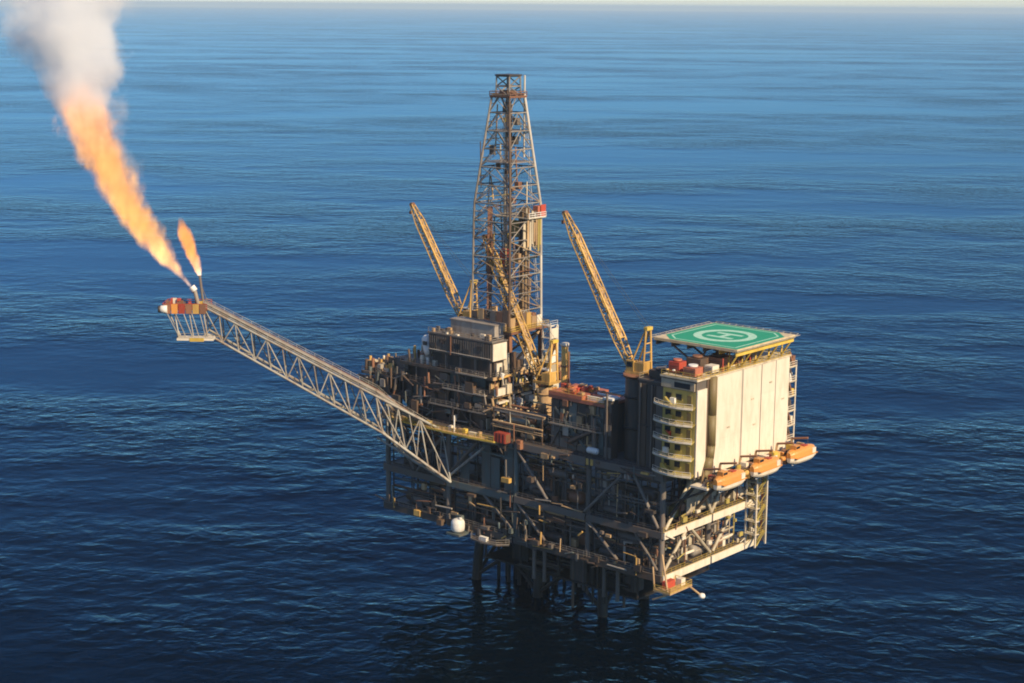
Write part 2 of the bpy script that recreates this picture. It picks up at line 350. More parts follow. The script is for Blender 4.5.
skid('process_skid', 'sunlit beige pipework on the lowest deck along the short right side', 'process skid', (10, 1.2, zl), (29, 7, 25), 9, P_L, 1.5, 'x')
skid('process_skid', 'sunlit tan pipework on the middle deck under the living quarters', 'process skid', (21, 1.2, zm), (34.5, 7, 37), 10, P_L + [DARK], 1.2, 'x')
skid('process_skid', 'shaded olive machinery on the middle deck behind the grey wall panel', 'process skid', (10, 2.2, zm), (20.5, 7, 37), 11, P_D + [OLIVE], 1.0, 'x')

t = Thing('wall_cladding', 'beige grey cladding panels below the living quarters at the near corner', 'wall panel', (15, .9, 26.5))
for i in range(4): t.box('panel', (9.5 + i * 3.1, .75, 28.4), (12.5 + i * 3.1, 1.0, 36.8 - i * .55), BEIGE)
t.bar('rail_beam', (9.3, .9, 28.2), (22, .9, 28.2), .35, GREY)
t = Thing('wall_cladding', 'grey green wall panels with dark openings beside the flare boom root', 'wall panel', (1.5, 51, 26.5))
for i, (y, h) in enumerate(((42.2, 10.6), (46.2, 7.5), (49.0, 10.2), (55.5, 6.5))): t.box('panel', (1.2, y, 26.55), (1.5, y + 2.6, 26.5 + h), TEAL)
for z in (34.5, 36.9): t.box('girt', (1.0, 42, z), (1.6, 60, z + .45), LGREY if z > 35 else TEAL)

# white tank hung at lower deck edge and its little platform
t = Thing('storage_tank', 'white rounded tank at the edge of the lowest deck on the left side', 'tank', (-2.2, 55.8, 15.0))
b = MB(); 
v, f = lathe([(.4, 0), (1.2, .12), (1.55, .5), (1.6, 1.2), (1.6, 2.2), (1.4, 2.75), (.9, 3.05), (.3, 3.15)], 16)
b.v = [(x - 2.2, y + 55.8, z + 15.6) for x, y, z in v]; b.f = f; sh = t.mb('shell', b, WHITE, smooth=True)
t.tube('manway', (-2.2, 55.0, 18.6), (-2.2, 55.0, 19.1), .4, WHITE, sh)
t.box('cradle', (-4.0, 53.8, 15.1), (-.4, 57.8, 15.55), TEAL); t.tube('hanger', (-.4, 54.2, 15.3), (-.1, 54.2, 16.9), .15, GREY); t.tube('hanger', (-.4, 57.4, 15.3), (-.1, 57.4, 16.9), .15, GREY)
t = Thing('access_platform', 'grey slung walkway bulging below the lowest deck beside the white tank', 'platform', (-1.2, 47, 14.6))
b = MB(); pts = [(-.2, 53), (-2.6, 51.5), (-3.2, 48), (-2.4, 44), (-.2, 42)]; n = len(pts)
b.v = [(x, y, 14.7) for x, y in pts] + [(x, y, 15.0) for x, y in pts]; b.f = [tuple(range(n)), tuple(range(n, 2 * n))] + [(i, (i + 1) % n, n + (i + 1) % n, n + i) for i in range(n)]
fl = t.mb('floor', b, DECK); t.rail([(x, y, 15.0) for x, y in pts], LGREY)
for y in (43, 47.5, 52): t.tube('hanger', (-.3, y, 15), (-.05, y, 16.4), .14, GREY)
t.box('locker', (-2.2, 47.2, 15.0), (-1.3, 49.4, 15.9), WHITE)

# near-corner landing slung under the lower deck
t = Thing('corner_landing', 'sunlit ochre landing slung below the near corner of the lowest deck', 'platform', (1, -2.2, 12.4))
t.box('floor', (-3.5, -4.6, 14.9), (4.5, -.3, 15.25), TAN)
t.rail([(-3.4, -.4, 15.25), (-3.4, -4.5, 15.25), (4.4, -4.5, 15.25), (4.4, -.4, 15.25)], SAFE, r=.07)
for x in (-3.2, .6, 4.2): t.tube('hanger', (x, -.4, 15.1), (x, .1, 20 if x < 0 else 16.4), .2, TAN); t.tube('knee', (x, -4.2, 15), (x, .0, 12.9), .18, TAN)
t.tube('stay', (-3.2, -3.8, 15.2), (-.4, -.2, 22), .22, TAN)
t.tube('boom_arm', (3.8, -4.3, 15), (5.6, -6.2, 12.9), .24, TAN)
b = MB(); v, f = lathe([(.2, 0), (.6, .12), (.75, .5), (.6, .95), (.2, 1.1)], 10); b.v = [(x + 5.7, y - 6.3, z + 12.3) for x, y, z in v]; b.f = f; t.mb('fender', b, WHITE, smooth=True)
t.box('locker', (-1.6, -2.4, 15.25), (1.4, -1.2, 16.7), RED)
t.box('hose_reel', (1.9, -3.6, 15.25), (3.4, -2.2, 16.8), CREAM)

# stair tower on the right-hand corner
def stairs(t, x0, x1, y0, y1, z0, z1, n, m, mr):
    for x in (x0, x1):
        for y in (y0, y1): t.box('post', (x - .16, y - .16, z0), (x + .16, y + .16, z1), m)
    dz = (z1 - z0) / n; b = MB()
    for k in range(n):
        z = z0 + k * dz; fl = t.box('landing', (x0 - .3, y0 - .3, z + dz - .12), (x0 + 1.2, y1 + .3, z + dz), m)
        a, c = ((x0 + 1.2, x1), (x1, x0 + 1.2))[k % 2]; y = y0 + (.5 if k % 2 == 0 else (y1 - y0) - .5)
        t.bar('flight', (a, y, z + .1), (c, y, z + dz), .45, mr)
        b.rail([(x0, y0, z + dz), (x1, y0, z + dz)]); b.rail([(x0, y0, z + dz), (x0, y1, z + dz)]); b.bar((x0, y0, z), (x1, y0, z + dz), .08); b.bar((x0, y1, z), (x0, y0, z + dz), .08)
    t.mb('handrail', b, mr)
t = Thing('stair_tower', 'slim lattice stair tower at the right end below the lifeboats', 'stair tower', (33, -1.6, 16.5)); stairs(t, 31, 35.2, -3.0, -.4, 16.5, 37.4, 7, CREAM, OLIVE)
for k in range(3): t.box('side_plate', (35.25, -3.0 + k * .9, 16.9), (35.4, -2.4 + k * .9, 37), (CREAM, PINK, CREAM)[k])

# ------------------------------------------------------------------ living quarters
t = Thing('living_quarters', 'tall cream living quarters block with stacked yellow balconies under the green helideck', 'building', (18, 1, 39))
Z0, Z1, Y0, Y1 = 39.02, 60.0, -7.0, 9.0
t.box('core_wall', (.9, Y0 + .3, Z0), (35.8, 1.6, Z1 - .3), GREY)
t.box('rear_wall', (2.6, 1.62, Z0), (35.8, Y1, Z1 - 2.5), DARK)
t.box('roof', (.3, Y0 - .2, Z1 - .28), (36.3, 2.0, Z1 + .1), BEIGE); t.box('rear_roof', (2.4, 2.02, Z1 - 2.48), (36.2, Y1 + .2, Z1 - 2.1), DECK)
# right face panels
xs = [.9, 4.4]; 
t.box('wall_panel', (.9, Y0, Z0 + .6), (4.35, Y0 + .28, Z1 - 2.2), CREAM)
edges = [7.4, 17.2, 17.75, 24.7, 25.0, 30.4, 30.65, 36.0]
for i in range(0, 8, 2):
    for k in range(3):
        z0 = Z0 + .3 + k * 6.83; t.box('wall_panel', (edges[i], Y0 - .02, z0), (edges[i + 1], Y0 + .28, z0 + 6.81), CREAM)
t.box('joint_strip', (17.32, Y0 + .02, Z0 + .3), (17.73, Y0 + .25, Z1 - .3), LGREY)
b = MB(); pp = [(5.9, -7.25, 60), (5.9, -7.25, 52), (5.9, -7.25, 45.5), (5.4, -7.3, 43), (4.3, -7.3, 40.6), (3.6, -7.3, 38.6)]
for a, c in zip(pp[:-1], pp[1:]): b.bar(a, c, .95, 10)
t.mb('duct', b, DOLV, smooth=True)
t.box('balcony_wall', (.83, -6.5, 39.4), (.89, 1.5, 57.4), OLIVE)
t.box('recess', (4.4, Y0 + .1, Z0 + .3), (7.38, Y0 + .28, Z1 - .3), BROWN)
for (x, z) in ((21, 52.5), (28, 55), (22, 46.8), (33.2, 50.5), (12, 48)): t.box('wall_fitting', (x, Y0 - .12, z), (x + 1.0, Y0 - .03, z + .35), BEIGE)
# left face: stacked balconies with windows and doors
nl = 5; dz = 3.55
for k in range(nl):
    z = 40.2 + k * dz
    b = MB(); n = 7; prof = []
    for i in range(n): q = i / (n - 1); prof.append((-.9 - 2.0 * math.sin(math.pi * (0.15 + .85 * q) * .9), -7.6 + 9.6 * q))
    prof = [(.88, -6.6)] + prof + [(.88, 2.0)]; m_ = len(prof)
    b.v = [(x, y, z - .25) for x, y in prof] + [(x, y, z) for x, y in prof]
    b.f = [tuple(range(m_)), tuple(range(m_, 2 * m_))] + [(i, (i + 1) % m_, m_ + (i + 1) % m_, m_ + i) for i in range(m_)]
    bal = t.mb('balcony', b, OLIVE); t.rail([(x, y, z) for x, y in prof[1:-1]], CREAM, r=.06, parent=bal)
    b2 = MB()
    for (x, y), (x2, y2) in zip(prof[1:-2], prof[2:-1]): b2.bar((x, y, z + .12), (x2, y2, z + .15), .27)
    t.mb('kick_plate', b2, CREAM, bal)  # cream edge stands in for sunlight on the balcony rim
    for y, w_ in ((-5.6, 1.0), (-3.2, 1.4), (-.6, 1.4)):
        wn = t.box('window' if w_ > 1 else 'door', (.74, y, z + (.9 if w_ > 1 else .02)), (.82, y + w_, z + 2.1), GLASS if w_ > 1 else DOLV)
        t.box('frame', (.76, y - .12, z + (.8 if w_ > 1 else .02)), (.825, y + w_ + .12, z + 2.2), OLIVE, wn)
    t.box('ladder_stair', (-.3, -2.0, z + .05), (.3, .8, z + .5), OLIVE, rot=(R(38), 0, 0)) if k % 2 == 0 else None
    t.box('locker', (.2, .2 - k * .5, z + .02), (.8, 1.4 - k * .5, z + 1.2), (SAFE, WHITE, RED, OLIVE, WHITE)[k])
t.box('upper_cladding', (.5, -6.4, 57.6), (.88, 1.8, 59.4), BEIGE); t.box('upper_opening', (.42, -5.4, 57.9), (.49, -1.5, 59.0), GLASS)
for k in range(6):
    t.box('rear_panel', (2.3, 2.2 + (k % 3) * 2.3, 39.2 + (k // 3) * 9.2), (2.58, 4.3 + (k % 3) * 2.3, 47.9 + (k // 3) * 9.0), (GREY, DARK, BROWN)[k % 3])
for y in (2.5, 5.2, 8.2): t.tube('downpipe', (2.1, y, 39.1), (2.1, y, 57), .2, GREY)
t.rail([(.5, 1.8, 60.1), (.5, -7, 60.1), (36.1, -7, 60.1), (36.1, 1.8, 60.1)], SAFE, r=.06); t.rail([(2.6, 8.9, 57.9), (36, 8.9, 57.9)], LGREY)
# right end escape stair
for k in range(6):
    z = 40.5 + k * 3.3; lan = t.box('end_landing', (36.02, -7.1, z), (39.2, 1.5, z + .18), BEIGE); t.rail([(39.1, 1.4, z + .18), (39.1, -7.0, z + .18), (36.1, -7.0, z + .18)], CREAM, r=.08, parent=lan); t.box('end_locker_or_highlight', (37.0 + (k % 2), -6.6, z + .19), (38.0 + (k % 2), -5.6, z + 1.6 + .4 * (k % 3)), (RUST, CREAM, BROWN, SAFE, WHITE, RUST)[k])
    t.bar('end_flight', (38.3, -6.4, z + .2), (36.9, -6.4, z + 3.3), .45, (BROWN, RUST)[k % 2]); t.tube('end_post', (39.0, -6.9, z - 3.1), (39.0, -6.9, z), .18, CREAM)

# roof equipment between quarters and helideck
def roof_unit(label, x, y, z, a, b_, c, m, m2, fan=True):
    t = Thing('ventilation_unit', label, 'ventilation unit', (x, y, z), 'units on the quarters roof')
    bd = t.box('casing', (x - a / 2, y - b_ / 2, z + .25), (x + a / 2, y + b_ / 2, z + c), m)
    for s1 in (-1, 1): t.box('foot', (x + s1 * a * .35 - .15, y - b_ / 2, z), (x + s1 * a * .35 + .15, y + b_ / 2, z + .245), DARK)
    for i in range(3): t.box('louvre', (x - a / 2 - .06, y - b_ * .4, z + .5 + i * c * .2), (x - a / 2 - .005, y + b_ * .4, z + .6 + i * c * .2), DARK, bd)
    if fan: t.tube('fan_cowl', (x, y, z + c), (x, y, z + c + .5), min(a, b_) * .35, m2, bd, 12)
ZR = 60.1
roof_unit('red ventilation unit on the quarters roof near its left edge', 4, .3, ZR, 2.6, 2.6, 2.4, RED, PINK)
roof_unit('pale pink ventilation unit on the quarters roof at the near corner', 3.4, -4, ZR, 2.8, 3, 1.9, PINK, WHITE)
roof_unit('brown ventilation unit below the left corner of the helideck', 9, -1.2, ZR, 3, 3.5, 2.6, BROWN, RUST)
roof_unit('cream ventilation unit below the front edge of the helideck', 8.4, -5.2, ZR, 2.4, 2, 1.7, CREAM, WHITE, False)
roof_unit('rusty ventilation unit in shade under the middle of the helideck', 15, -2.5, ZR, 4, 4, 2.2, RUST, BROWN)
roof_unit('grey ventilation unit under the right half of the helideck', 26, -3.5, ZR, 4, 3, 2.4, GREY, LGREY)
roof_unit('dark low ventilation unit on the rear roof behind the balconies', 5.5, 5.5, 57.9, 3, 4, 1.8, DARK, GREY)

t = Thing('roof_pipework', 'tangle of red and pale pipes on the quarters roof below the helideck', 'pipework', (14, -2, 60.1))
r = random.Random(55)
for i in range(40):
    x, y = r.uniform(1.2, 24), r.uniform(-6.3, 1.4); c = r.choice((RED, PINK, RUST, CREAM, WHITE, YEL, BROWN, TAN)); k = r.random()
    if k < .5: t.tube('pipe', (x, y, 60.35 + r.uniform(0, .6)), (x + r.uniform(-4, 4), y + r.uniform(-.4, .4), 60.35 + r.uniform(0, .8)), r.uniform(.1, .25), c, n=6)
    elif k < .75: t.tube('riser', (x, y, 60.11), (x, y, 61 + r.uniform(.3, 2.2)), r.uniform(.1, .3), c, n=6)
    else: t.box('box', (x, y, 60.11), (x + r.uniform(.5, 1.4), y + r.uniform(.4, 1), 60.5 + r.uniform(.3, 1.4)), c)
# ------------------------------------------------------------------ helideck
HX0, HX1, HY0, HY1, HZ = 11.5, 34.3, -9.2, 11.8, 65.0
t = Thing('helideck', 'green helideck with pale circle marking on the living quarters roof', 'helideck', ((HX0 + HX1) / 2, 1.3, 60.1))
def prism(pts, z0, z1):
    b = MB(); n = len(pts); b.v = [(x, y, z0) for x, y in pts] + [(x, y, z1) for x, y in pts]
    b.f = [tuple(range(n)), tuple(range(n, 2 * n))] + [(i, (i + 1) % n, n + (i + 1) % n, n + i) for i in range(n)]; return b
pad = t.mb('deck_pad', prism([(HX0, HY0), (HX1, HY0), (HX1, HY1), (HX0, HY1)], HZ - .6, HZ), HPAD)
cx, cyy = (HX0 + HX1) / 2, (HY0 + HY1) / 2; c8 = 3.9; q = .35
t.mb('green_surface', prism([(HX0 + q, HY0 + q), (HX1 - c8, HY0 + q), (HX1 - q, HY0 + c8), (HX1 - q, HY1 - q), (HX0 + c8, HY1 - q), (HX0 + q, HY1 - c8)], HZ - .1, HZ + .03), GRN)
def ring(r0_, r1_, z, n=40):
    b = MB()
    for i in range(n):
        a = 2 * math.pi * i / n
        for rr in (r0_, r1_): b.v.append((cx + rr * math.cos(a), cyy + rr * math.sin(a), z))
    b.f = [(2 * i, 2 * i + 1, 2 * ((i + 1) % n) + 1, 2 * ((i + 1) % n)) for i in range(n)]; return b
t.mb('circle_marking', ring(5.0, 6.8, HZ + .036), LINE, pad)
hb = MB()
for s1 in (-1, 1): hb.box((cx + s1 * 2.0 - .6, cyy - 3.2, HZ + .031), (cx + s1 * 2.0 + .6, cyy + 3.2, HZ + .036))
hb.box((cx - 1.39, cyy - .6, HZ + .031), (cx + 1.39, cyy + .6, HZ + .036)); t.mb('letter_marking', hb, LINE, pad)
eb = MB(); op = [(HX0 + 1.6, HY0 + 1.6), (HX1 - c8 - .5, HY0 + 1.6), (HX1 - 1.6, HY0 + c8 + .5), (HX1 - 1.6, HY1 - 1.6), (HX0 + c8 + .5, HY1 - 1.6), (HX0 + 1.6, HY1 - c8 - .5)]
for a, c in zip(op, op[1:] + op[:1]): eb.bar((*a, HZ + .0), (*c, HZ + .0), .26)
eb.v = [(x, y, min(max(z, HZ + .031), HZ + .04)) for x, y, z in eb.v]; t.mb('border_marking', eb, LINE, pad)
for (a, c) in (((HX0, HY0), (HX1, HY0)), ((HX1, HY0), (HX1, HY1)), ((HX1, HY1), (HX0, HY1)), ((HX0, HY1), (HX0, HY0))):
    d = Vector((c[0] - a[0], c[1] - a[1])).normalized(); o = Vector((d.y, -d.x)) * 1.2; b = MB()
    for i in range(13):
        p = Vector(a).lerp(Vector(c), i / 12); b.bar((p.x, p.y, HZ - .25), (p.x + o.x, p.y + o.y, HZ + .1), .05)
    for u in (.5, 1): b.bar((a[0] + o.x * u, a[1] + o.y * u, HZ - .25 + .35 * u), (c[0] + o.x * u, c[1] + o.y * u, HZ - .25 + .35 * u), .05)
    t.mb('safety_net', b, BEIGE)
for i in range(6):
    y = HY0 + .4 + i * 4.02; t.box('girder', (HX0 + .2, y - .15, HZ - 1.5), (HX1 - .2, y + .15, HZ - .62), SAFE if i < 2 else BROWN)
for i in range(5):
    x = HX0 + 1 + i * 5.2; t.tube('strut', (x, -6.4, 60.2), (x, -8.6, HZ - 1.5), .2, SAFE); t.tube('strut', (x, -6.4, 60.2), (x + 2.5, -5.2, HZ - 1.5), .18, SAFE); t.tube('strut', (x, 1.2, 60.2), (x, -.8, HZ - 1.5), .22, BROWN); t.tube('strut', (x, 1.2, 60.2), (x, 7.2, HZ - 1.5), .22, BROWN)

# ------------------------------------------------------------------ lifeboats and embarkation deck
t = Thing('embarkation_deck', 'ochre walkway with davits along the foot of the cream quarters wall', 'walkway', (18, -9.5, 38.0))
t.box('floor', (-1, -11.2, 38.1), (39.5, -7.04, 38.5), CREAM)  # cream floor colour stands in for sunlight on it
t.rail([(-.8, -11.1, 38.5), (37.4, -11.1, 38.5)], SAFE, r=.07)
BXS = (4.6, 18.2, 32.6)
for x in BXS:
    for s1 in (-3.0, 3.0):
        t.tube('davit', (x + s1, -8.2, 38.5), (x + s1, -8.6, 41.6), .26, TAN); t.tube('davit_arm', (x + s1, -8.6, 41.6), (x + s1, -12.6, 42.4), .24, RUST); t.tube('fall_wire', (x + s1, -12.6, 42.4), (x + s1, -12.6, 41.2), .05, ROPE)
    t.box('winch', (x - .9, -9.4, 38.5), (x + .7, -8.2, 39.7), RUST)
r = random.Random(3)
for i in range(46):
    x = r.uniform(0, 37); t.box('locker', (x, -10.6 + 2.2 * r.random(), 38.5), (x + r.uniform(.5, 1.6), -10.8, 38.5 + r.uniform(.6, 2.4)), r.choice((ORG, SAFE, RUST, BROWN, CREAM, RED, DARK, YEL, TAN)))
for i in range(13):
    x = -.4 + i * 3.0 + r.uniform(-.5, .5); t.tube('liferaft_canister', (x, -11.6, 38.9 + r.uniform(0, .5)), (x + 1.7, -11.6, 38.9 + r.uniform(0, .5)), .5, r.choice((CREAM, ORG, YEL, RUST, CREAM)), vessel=True)
    t.box('net_bin', (x + 1.2, -12.1, 37.9), (x + 2.4, -11.25, 38.6 + r.uniform(.1, .7)), r.choice((YEL, TAN, RUST, ORG)))
for x in (1, 8, 15, 22, 29, 36): t.tube('bracket', (x, -10.9, 38.1), (x, -.2, 32.5), .22, DARK)
def lifeboat(label, x0):
    t = Thing('lifeboat', label, 'lifeboat', (x0, -12.8, 37.6), 'lifeboats hung under the quarters')
    n, L = 13, 10.0
    def loft(zlo, zhi, top):
        b = MB(); k = 9
        for i in range(n):
            u = i / (n - 1); x = (u - .5) * L; taper = max(.08, (1 - abs(2 * u - 1) ** 3.2)) ** .5; hw = 1.65 * taper
            for j in range(k):
                a = math.pi * j / (k - 1); yy = -hw * math.cos(a)
                if top: z = zlo + (zhi - zlo) * (math.sin(a) ** .6) * (.55 + .45 * taper)
                else: z = zhi - (zhi - zlo) * (math.sin(a) ** .7) * (.4 + .6 * taper)
                b.v.append((x0 + x, -12.8 + yy, z))
        for i in range(n - 1):
            for j in range(k - 1): b.f.append((i * k + j, i * k + j + 1, (i + 1) * k + j + 1, (i + 1) * k + j))
            b.f.append((i * k, (i + 1) * k, (i + 1) * k + k - 1, i * k + k - 1))
        b.f.append(tuple(range(k))); b.f.append(tuple(range((n - 1) * k, n * k))); return b
    hull = t.mb('hull', loft(37.7, 39.4, False), CREAM, smooth=False); cab = t.mb('canopy', loft(39.42, 41.2, True), ORG)
    t.box('gunwale', (x0 - 4.3, -14.5, 39.3), (x0 + 4.2, -11.1, 39.48), ORG)
    wh = t.box('wheelhouse', (x0 - 3.4, -13.5, 40.6), (x0 - 1.6, -12.1, 41.9), ORG); t.box('window', (x0 - 3.2, -13.56, 41.2), (x0 - 1.8, -13.505, 41.7), GLASS, wh)
    for i in range(4): t.box('window', (x0 - .6 + i * 1.1, -14.32, 39.75), (x0 - .1 + i * 1.1, -14.2, 40.1), GLASS, cab)
    t.box('bow_cap', (x0 + 2.2, -14.36, 39.0), (x0 + 3.6, -11.3, 40.6), CREAM); t.box('hatch', (x0 + .3, -13.4, 40.9), (x0 + 1.7, -12.2, 41.35), RED, cab)
    t.box('keel', (x0 - 3.6, -12.9, 37.55), (x0 + 3.4, -12.7, 37.9), WHITE, hull)
lifeboat('orange and white lifeboat at the near end, close to the balconies', BXS[0])
lifeboat('orange and white lifeboat in the middle below the cream wall', BXS[1])
lifeboat('orange and white lifeboat at the outer right end of the row', BXS[2])

# ------------------------------------------------------------------ crane
def crane(label, base, ztop, rped, tip, mped, cab_side=1, house=True):
    bx_, by_, bz_ = base; t = Thing('pedestal_crane', label, 'crane', base, 'pedestal cranes of the platform')
    ped = t.tube('pedestal', (bx_, by_, bz_ + .005), (bx_, by_, ztop - 1.4), rped, mped, n=16)
    for z in (bz_ + (ztop - bz_) * .35, bz_ + (ztop - bz_) * .7): t.tube('flange', (bx_, by_, z), (bx_, by_, z + .4), rped * 1.12, mped, ped, 16)
    t.tube('slew_ring', (bx_, by_, ztop - 1.39), (bx_, by_, ztop - .7), rped * 1.2, RUST, n=16)
    t.box('turntable', (bx_ - 1.9, by_ - 2.6, ztop - .69), (bx_ + 1.9, by_ + 2.2, ztop - .1), YEL)
    mh = t.box('machinery_house', (bx_ - 1.7, by_ - 2.6, ztop - .09), (bx_ + .6, by_ - .2, ztop + 1.9), YEL)
    cb = t.box('cab', (bx_ - 1.9 if cab_side < 0 else bx_ + .75, by_ - .1, ztop - .09), (bx_ - .5 if cab_side < 0 else bx_ + 2.1, by_ + 1.9, ztop + 2.2), WHITE if cab_side > 0 else YEL)
    t.box('window', (bx_ - 1.95 if cab_side < 0 else bx_ + .7, by_ + .2, ztop + .8), (bx_ - 1.905 if cab_side < 0 else bx_ + .745, by_ + 1.7, ztop + 1.9), GLASS, cb)
    heel = Vector((bx_ + .2, by_ + 1.9, ztop + .3)); tip = Vector(tip); d = (tip - heel); L = d.length; dn = d.normalized()
    side = Vector((1, 0, 0)); side = (side - dn * side.dot(dn)).normalized(); nrm = dn.cross(side).normalized()
    def quad(c, w_, h_): return [c + side * w_ + nrm * h_, c - side * w_ + nrm * h_, c - side * w_ - nrm * h_, c + side * w_ - nrm * h_]
    mid = heel + d * .18; m2 = heel + d * .85
    bo = t.bar('boom', heel - dn * .2, heel + dn * .3, 1.3, YEL)
    Q0, Q1, Q2, Q3 = quad(heel, .95, .3), quad(mid, .95, .95), quad(m2, .85, .85), quad(tip, .45, .3)
    t.truss(Q0, Q1, 3, .16, .085, YEL, parent=bo); t.truss(Q1, Q2, 11, .17, .1, YEL, parent=bo); t.truss(Q2, Q3, 3, .15, .085, YEL, parent=bo)
    b = MB()     # walkway grating along the boom
    b.v = [tuple(p) for p in (mid + side * .5 - nrm * .8, mid - side * .5 - nrm * .8, m2 - side * .5 - nrm * .72, m2 + side * .5 - nrm * .72)]; b.v += [tuple(Vector(p) + nrm * .06) for p in b.v]; b.f = BF
    t.mb('boom_walkway', b, TAN, bo)
    t.tube('sheave', tip - side * .5, tip + side * .5, .55, RUST, bo, 12)
    # gantry
    ap = Vector((bx_ + .1, by_ - 2.3, ztop + 9.2))
    g = t.box('gantry_head', ap - Vector((1.0, .45, .35)), ap + Vector((1.0, .45, .35)), SAFE)
    for s1 in (-1, 1):
        t.tube('gantry_leg', (bx_ + s1 * 1.5, by_ - 2.3, ztop - .1), ap + Vector((s1 * .8, 0, 0)), .24, YEL, g); t.tube('gantry_leg', (bx_ + s1 * 1.5, by_ + 1.6, ztop - .1), ap + Vector((s1 * .8, 0, 0)), .2, YEL, g)
    for k in range(1, 4): t.tube('gantry_rung', (bx_ - 1.5 + k * .17, by_ - 2.3, ztop + k * 2), (bx_ + 1.5 - k * .17, by_ - 2.3, ztop + k * 2), .13, YEL, g)
    for s1 in (-.6, .6): t.tube('pendant', ap + Vector((s1, 0, .2)), tip + side * s1 * .5 - nrm * .2, .035, ROPE)
    hk = tip + Vector((0, .6, -1.6)); t.tube('hoist_wire', tip + Vector((0, .5, 0)), hk, .035, ROPE); t.box('hook_block', hk - Vector((.25, .25, .8)), hk + Vector((.25, .25, 0)), RUST)
    return t
crane('ochre lattice boom crane on thick dark tower beside the living quarters', (7.2, 12.6, 39.0), 58.4, 2.7, (6.6, 32.6, 90.2), DARK, -1)
crane('ochre lattice boom crane rising in front of the derrick on the right', (14, 43.6, 39.0), 50.5, 1.5, (14, 62.2, 81.6), TAN, 1)
crane('ochre lattice boom crane at far left behind the grey drill housing', (27.4, 80.0, 47.42), 58.6, 1.5, (27.4, 98.4, 85.0), TAN, 1)

# crane service tower cladding
t = Thing('service_tower', 'dark grey clad shaft beside the thick crane pedestal', 'tower', (4.6, 16.5, 39))
t.box('shaft', (2.2, 15.6, 39.01), (4.4, 17.6, 52), DARK)
for k in range(5): t.box('panel', (2.05, 15.7, 39.3 + k * 2.5), (2.19, 17.5, 41.6 + k * 2.5), (GREY, DARK)[k % 2])
t.tube('vent_pipe', (1.7, 16.6, 39), (1.7, 16.6, 53.4), .25, GREY); t.box('cap', (1.9, 15.3, 52.01), (4.7, 17.9, 52.4), WHITE)

# ------------------------------------------------------------------ central module
t = Thing('compressor_module', 'dark grey module with faded red roof between the crane tower and drilling block', 'module', (7, 24, 39))
t.box('body', (3.3, 18.2, 39.01), (11.5, 33.0, 50.0), DARK)
for k in range(6):
    y = 18.4 + k * 2.45
    for j in range(2): t.box('wall_panel', (3.0, y, 39.3 + j * 5.3), (3.28, y + 2.2, 44.3 + j * 5.3), (TEAL, DARK, GREY, TEAL, GREY, DARK)[(k * 2 + j * 3) % 6])
t.box('roof', (2.6, 17.9, 50.01), (12, 33.4, 50.7), PINK)
t.box('roof_curb', (2.5, 24, 50.71), (12, 33.3, 51.5), PINK); t.box('roof_hatch', (3.6, 19, 50.71), (8.6, 23.4, 51.3), CREAM)
t.bar('diagonal', (2.7, 31.5, 48), (2.7, 22, 39.5), .5, TEAL); t.bar('diagonal', (2.7, 32.5, 39.5), (2.7, 28, 47.5), .4, GREY)
t.tube('duct', (2.3, 20.2, 39.2), (2.3, 20.2, 47.5), .55, GREY); t.tube('duct', (2.2, 27, 41), (2.2, 19, 45.5), .5, DARK)
rm_ = random.Random(29)
for i in range(46):
    y, z = rm_.uniform(18.5, 32), rm_.uniform(39.3, 49); c = rm_.choice((GREY, DARK, BROWN, TEAL, LGREY, RUST, TAN)); k = rm_.random()
    if k < .45: t.tube('wall_pipe', (2.7, y, z), (2.7, min(max(y + rm_.uniform(-5, 5), 18.2), 33), z + rm_.uniform(-.6, .6)), rm_.uniform(.08, .25), c, n=6)
    elif k < .7: t.tube('wall_riser', (2.75, y, z), (2.75, y, min(z + rm_.uniform(1.5, 6), 50)), rm_.uniform(.08, .25), c, n=6)
    else: t.box('wall_box', (2.4, y, z), (2.98, y + rm_.uniform(.5, 1.8), min(z + rm_.uniform(.5, 2), 50)), c)
t.box('ledge', (1.7, 18.2, 44.4), (2.95, 32.8, 44.55), LGREY); t.rail([(1.8, 18.3, 44.55), (1.8, 32.7, 44.55)], LGREY)
t.tube('vessel', (1.6, 18.6, 40.4), (1.6, 21.6, 40.4), .7, WHITE, vessel=True)
t.rail([(2.7, 33.3, 51.5), (2.7, 24.1, 51.5)], SAFE); t.rail([(2.7, 24, 50.7), (2.7, 18, 50.7)], SAFE)
r = random.Random(12)
for i in range(26):
    x, y = r.uniform(3.2, 10), r.uniform(24.5, 32.6); t.box('roof_crate', (x, y, 51.51), (x + r.uniform(.5, 1.4), y + r.uniform(.5, 1.6), 51.51 + r.uniform(.3, 1.3)), r.choice((RED, PINK, ORG, RUST, TAN)))
for k in range(4): t.tube('roof_pipe', (4 + k * 1.8, 18.2, 51.5), (4 + k * 1.8, 23.6, 51.5), .2, (CREAM, PINK, WHITE, TAN)[k])
t = Thing('exhaust_stack', 'short ochre exhaust stack standing on the faded red roof', 'exhaust stack', (9.5, 33.6, 39))
st = t.tube('stack', (9.5, 34.5, 39.01), (9.5, 34.5, 60.2), .75, YEL, n=12)
t.tube('rim', (9.5, 34.5, 60.2), (9.5, 34.5, 60.9), .95, CREAM, st, 12); t.tube('side_pipe', (10.6, 34.2, 39.01), (10.6, 34.2, 58.8), .25, RUST)
for z in (46, 51, 55.5): t.tube('band', (9.5, 34.5, z), (9.5, 34.5, z + .35), .85, RUST, st, 12)

skid('mud_pump_skid', 'jumble of pumps and pipes on the top deck between red roof and drilling block', 'process skid', (1.6, 34.2, 39.0), (12.2, 48.6, 45.5), 44, [DARK, GREY, TEAL, BEIGE, TAN, LGREY, BROWN, RUST], 2.2)
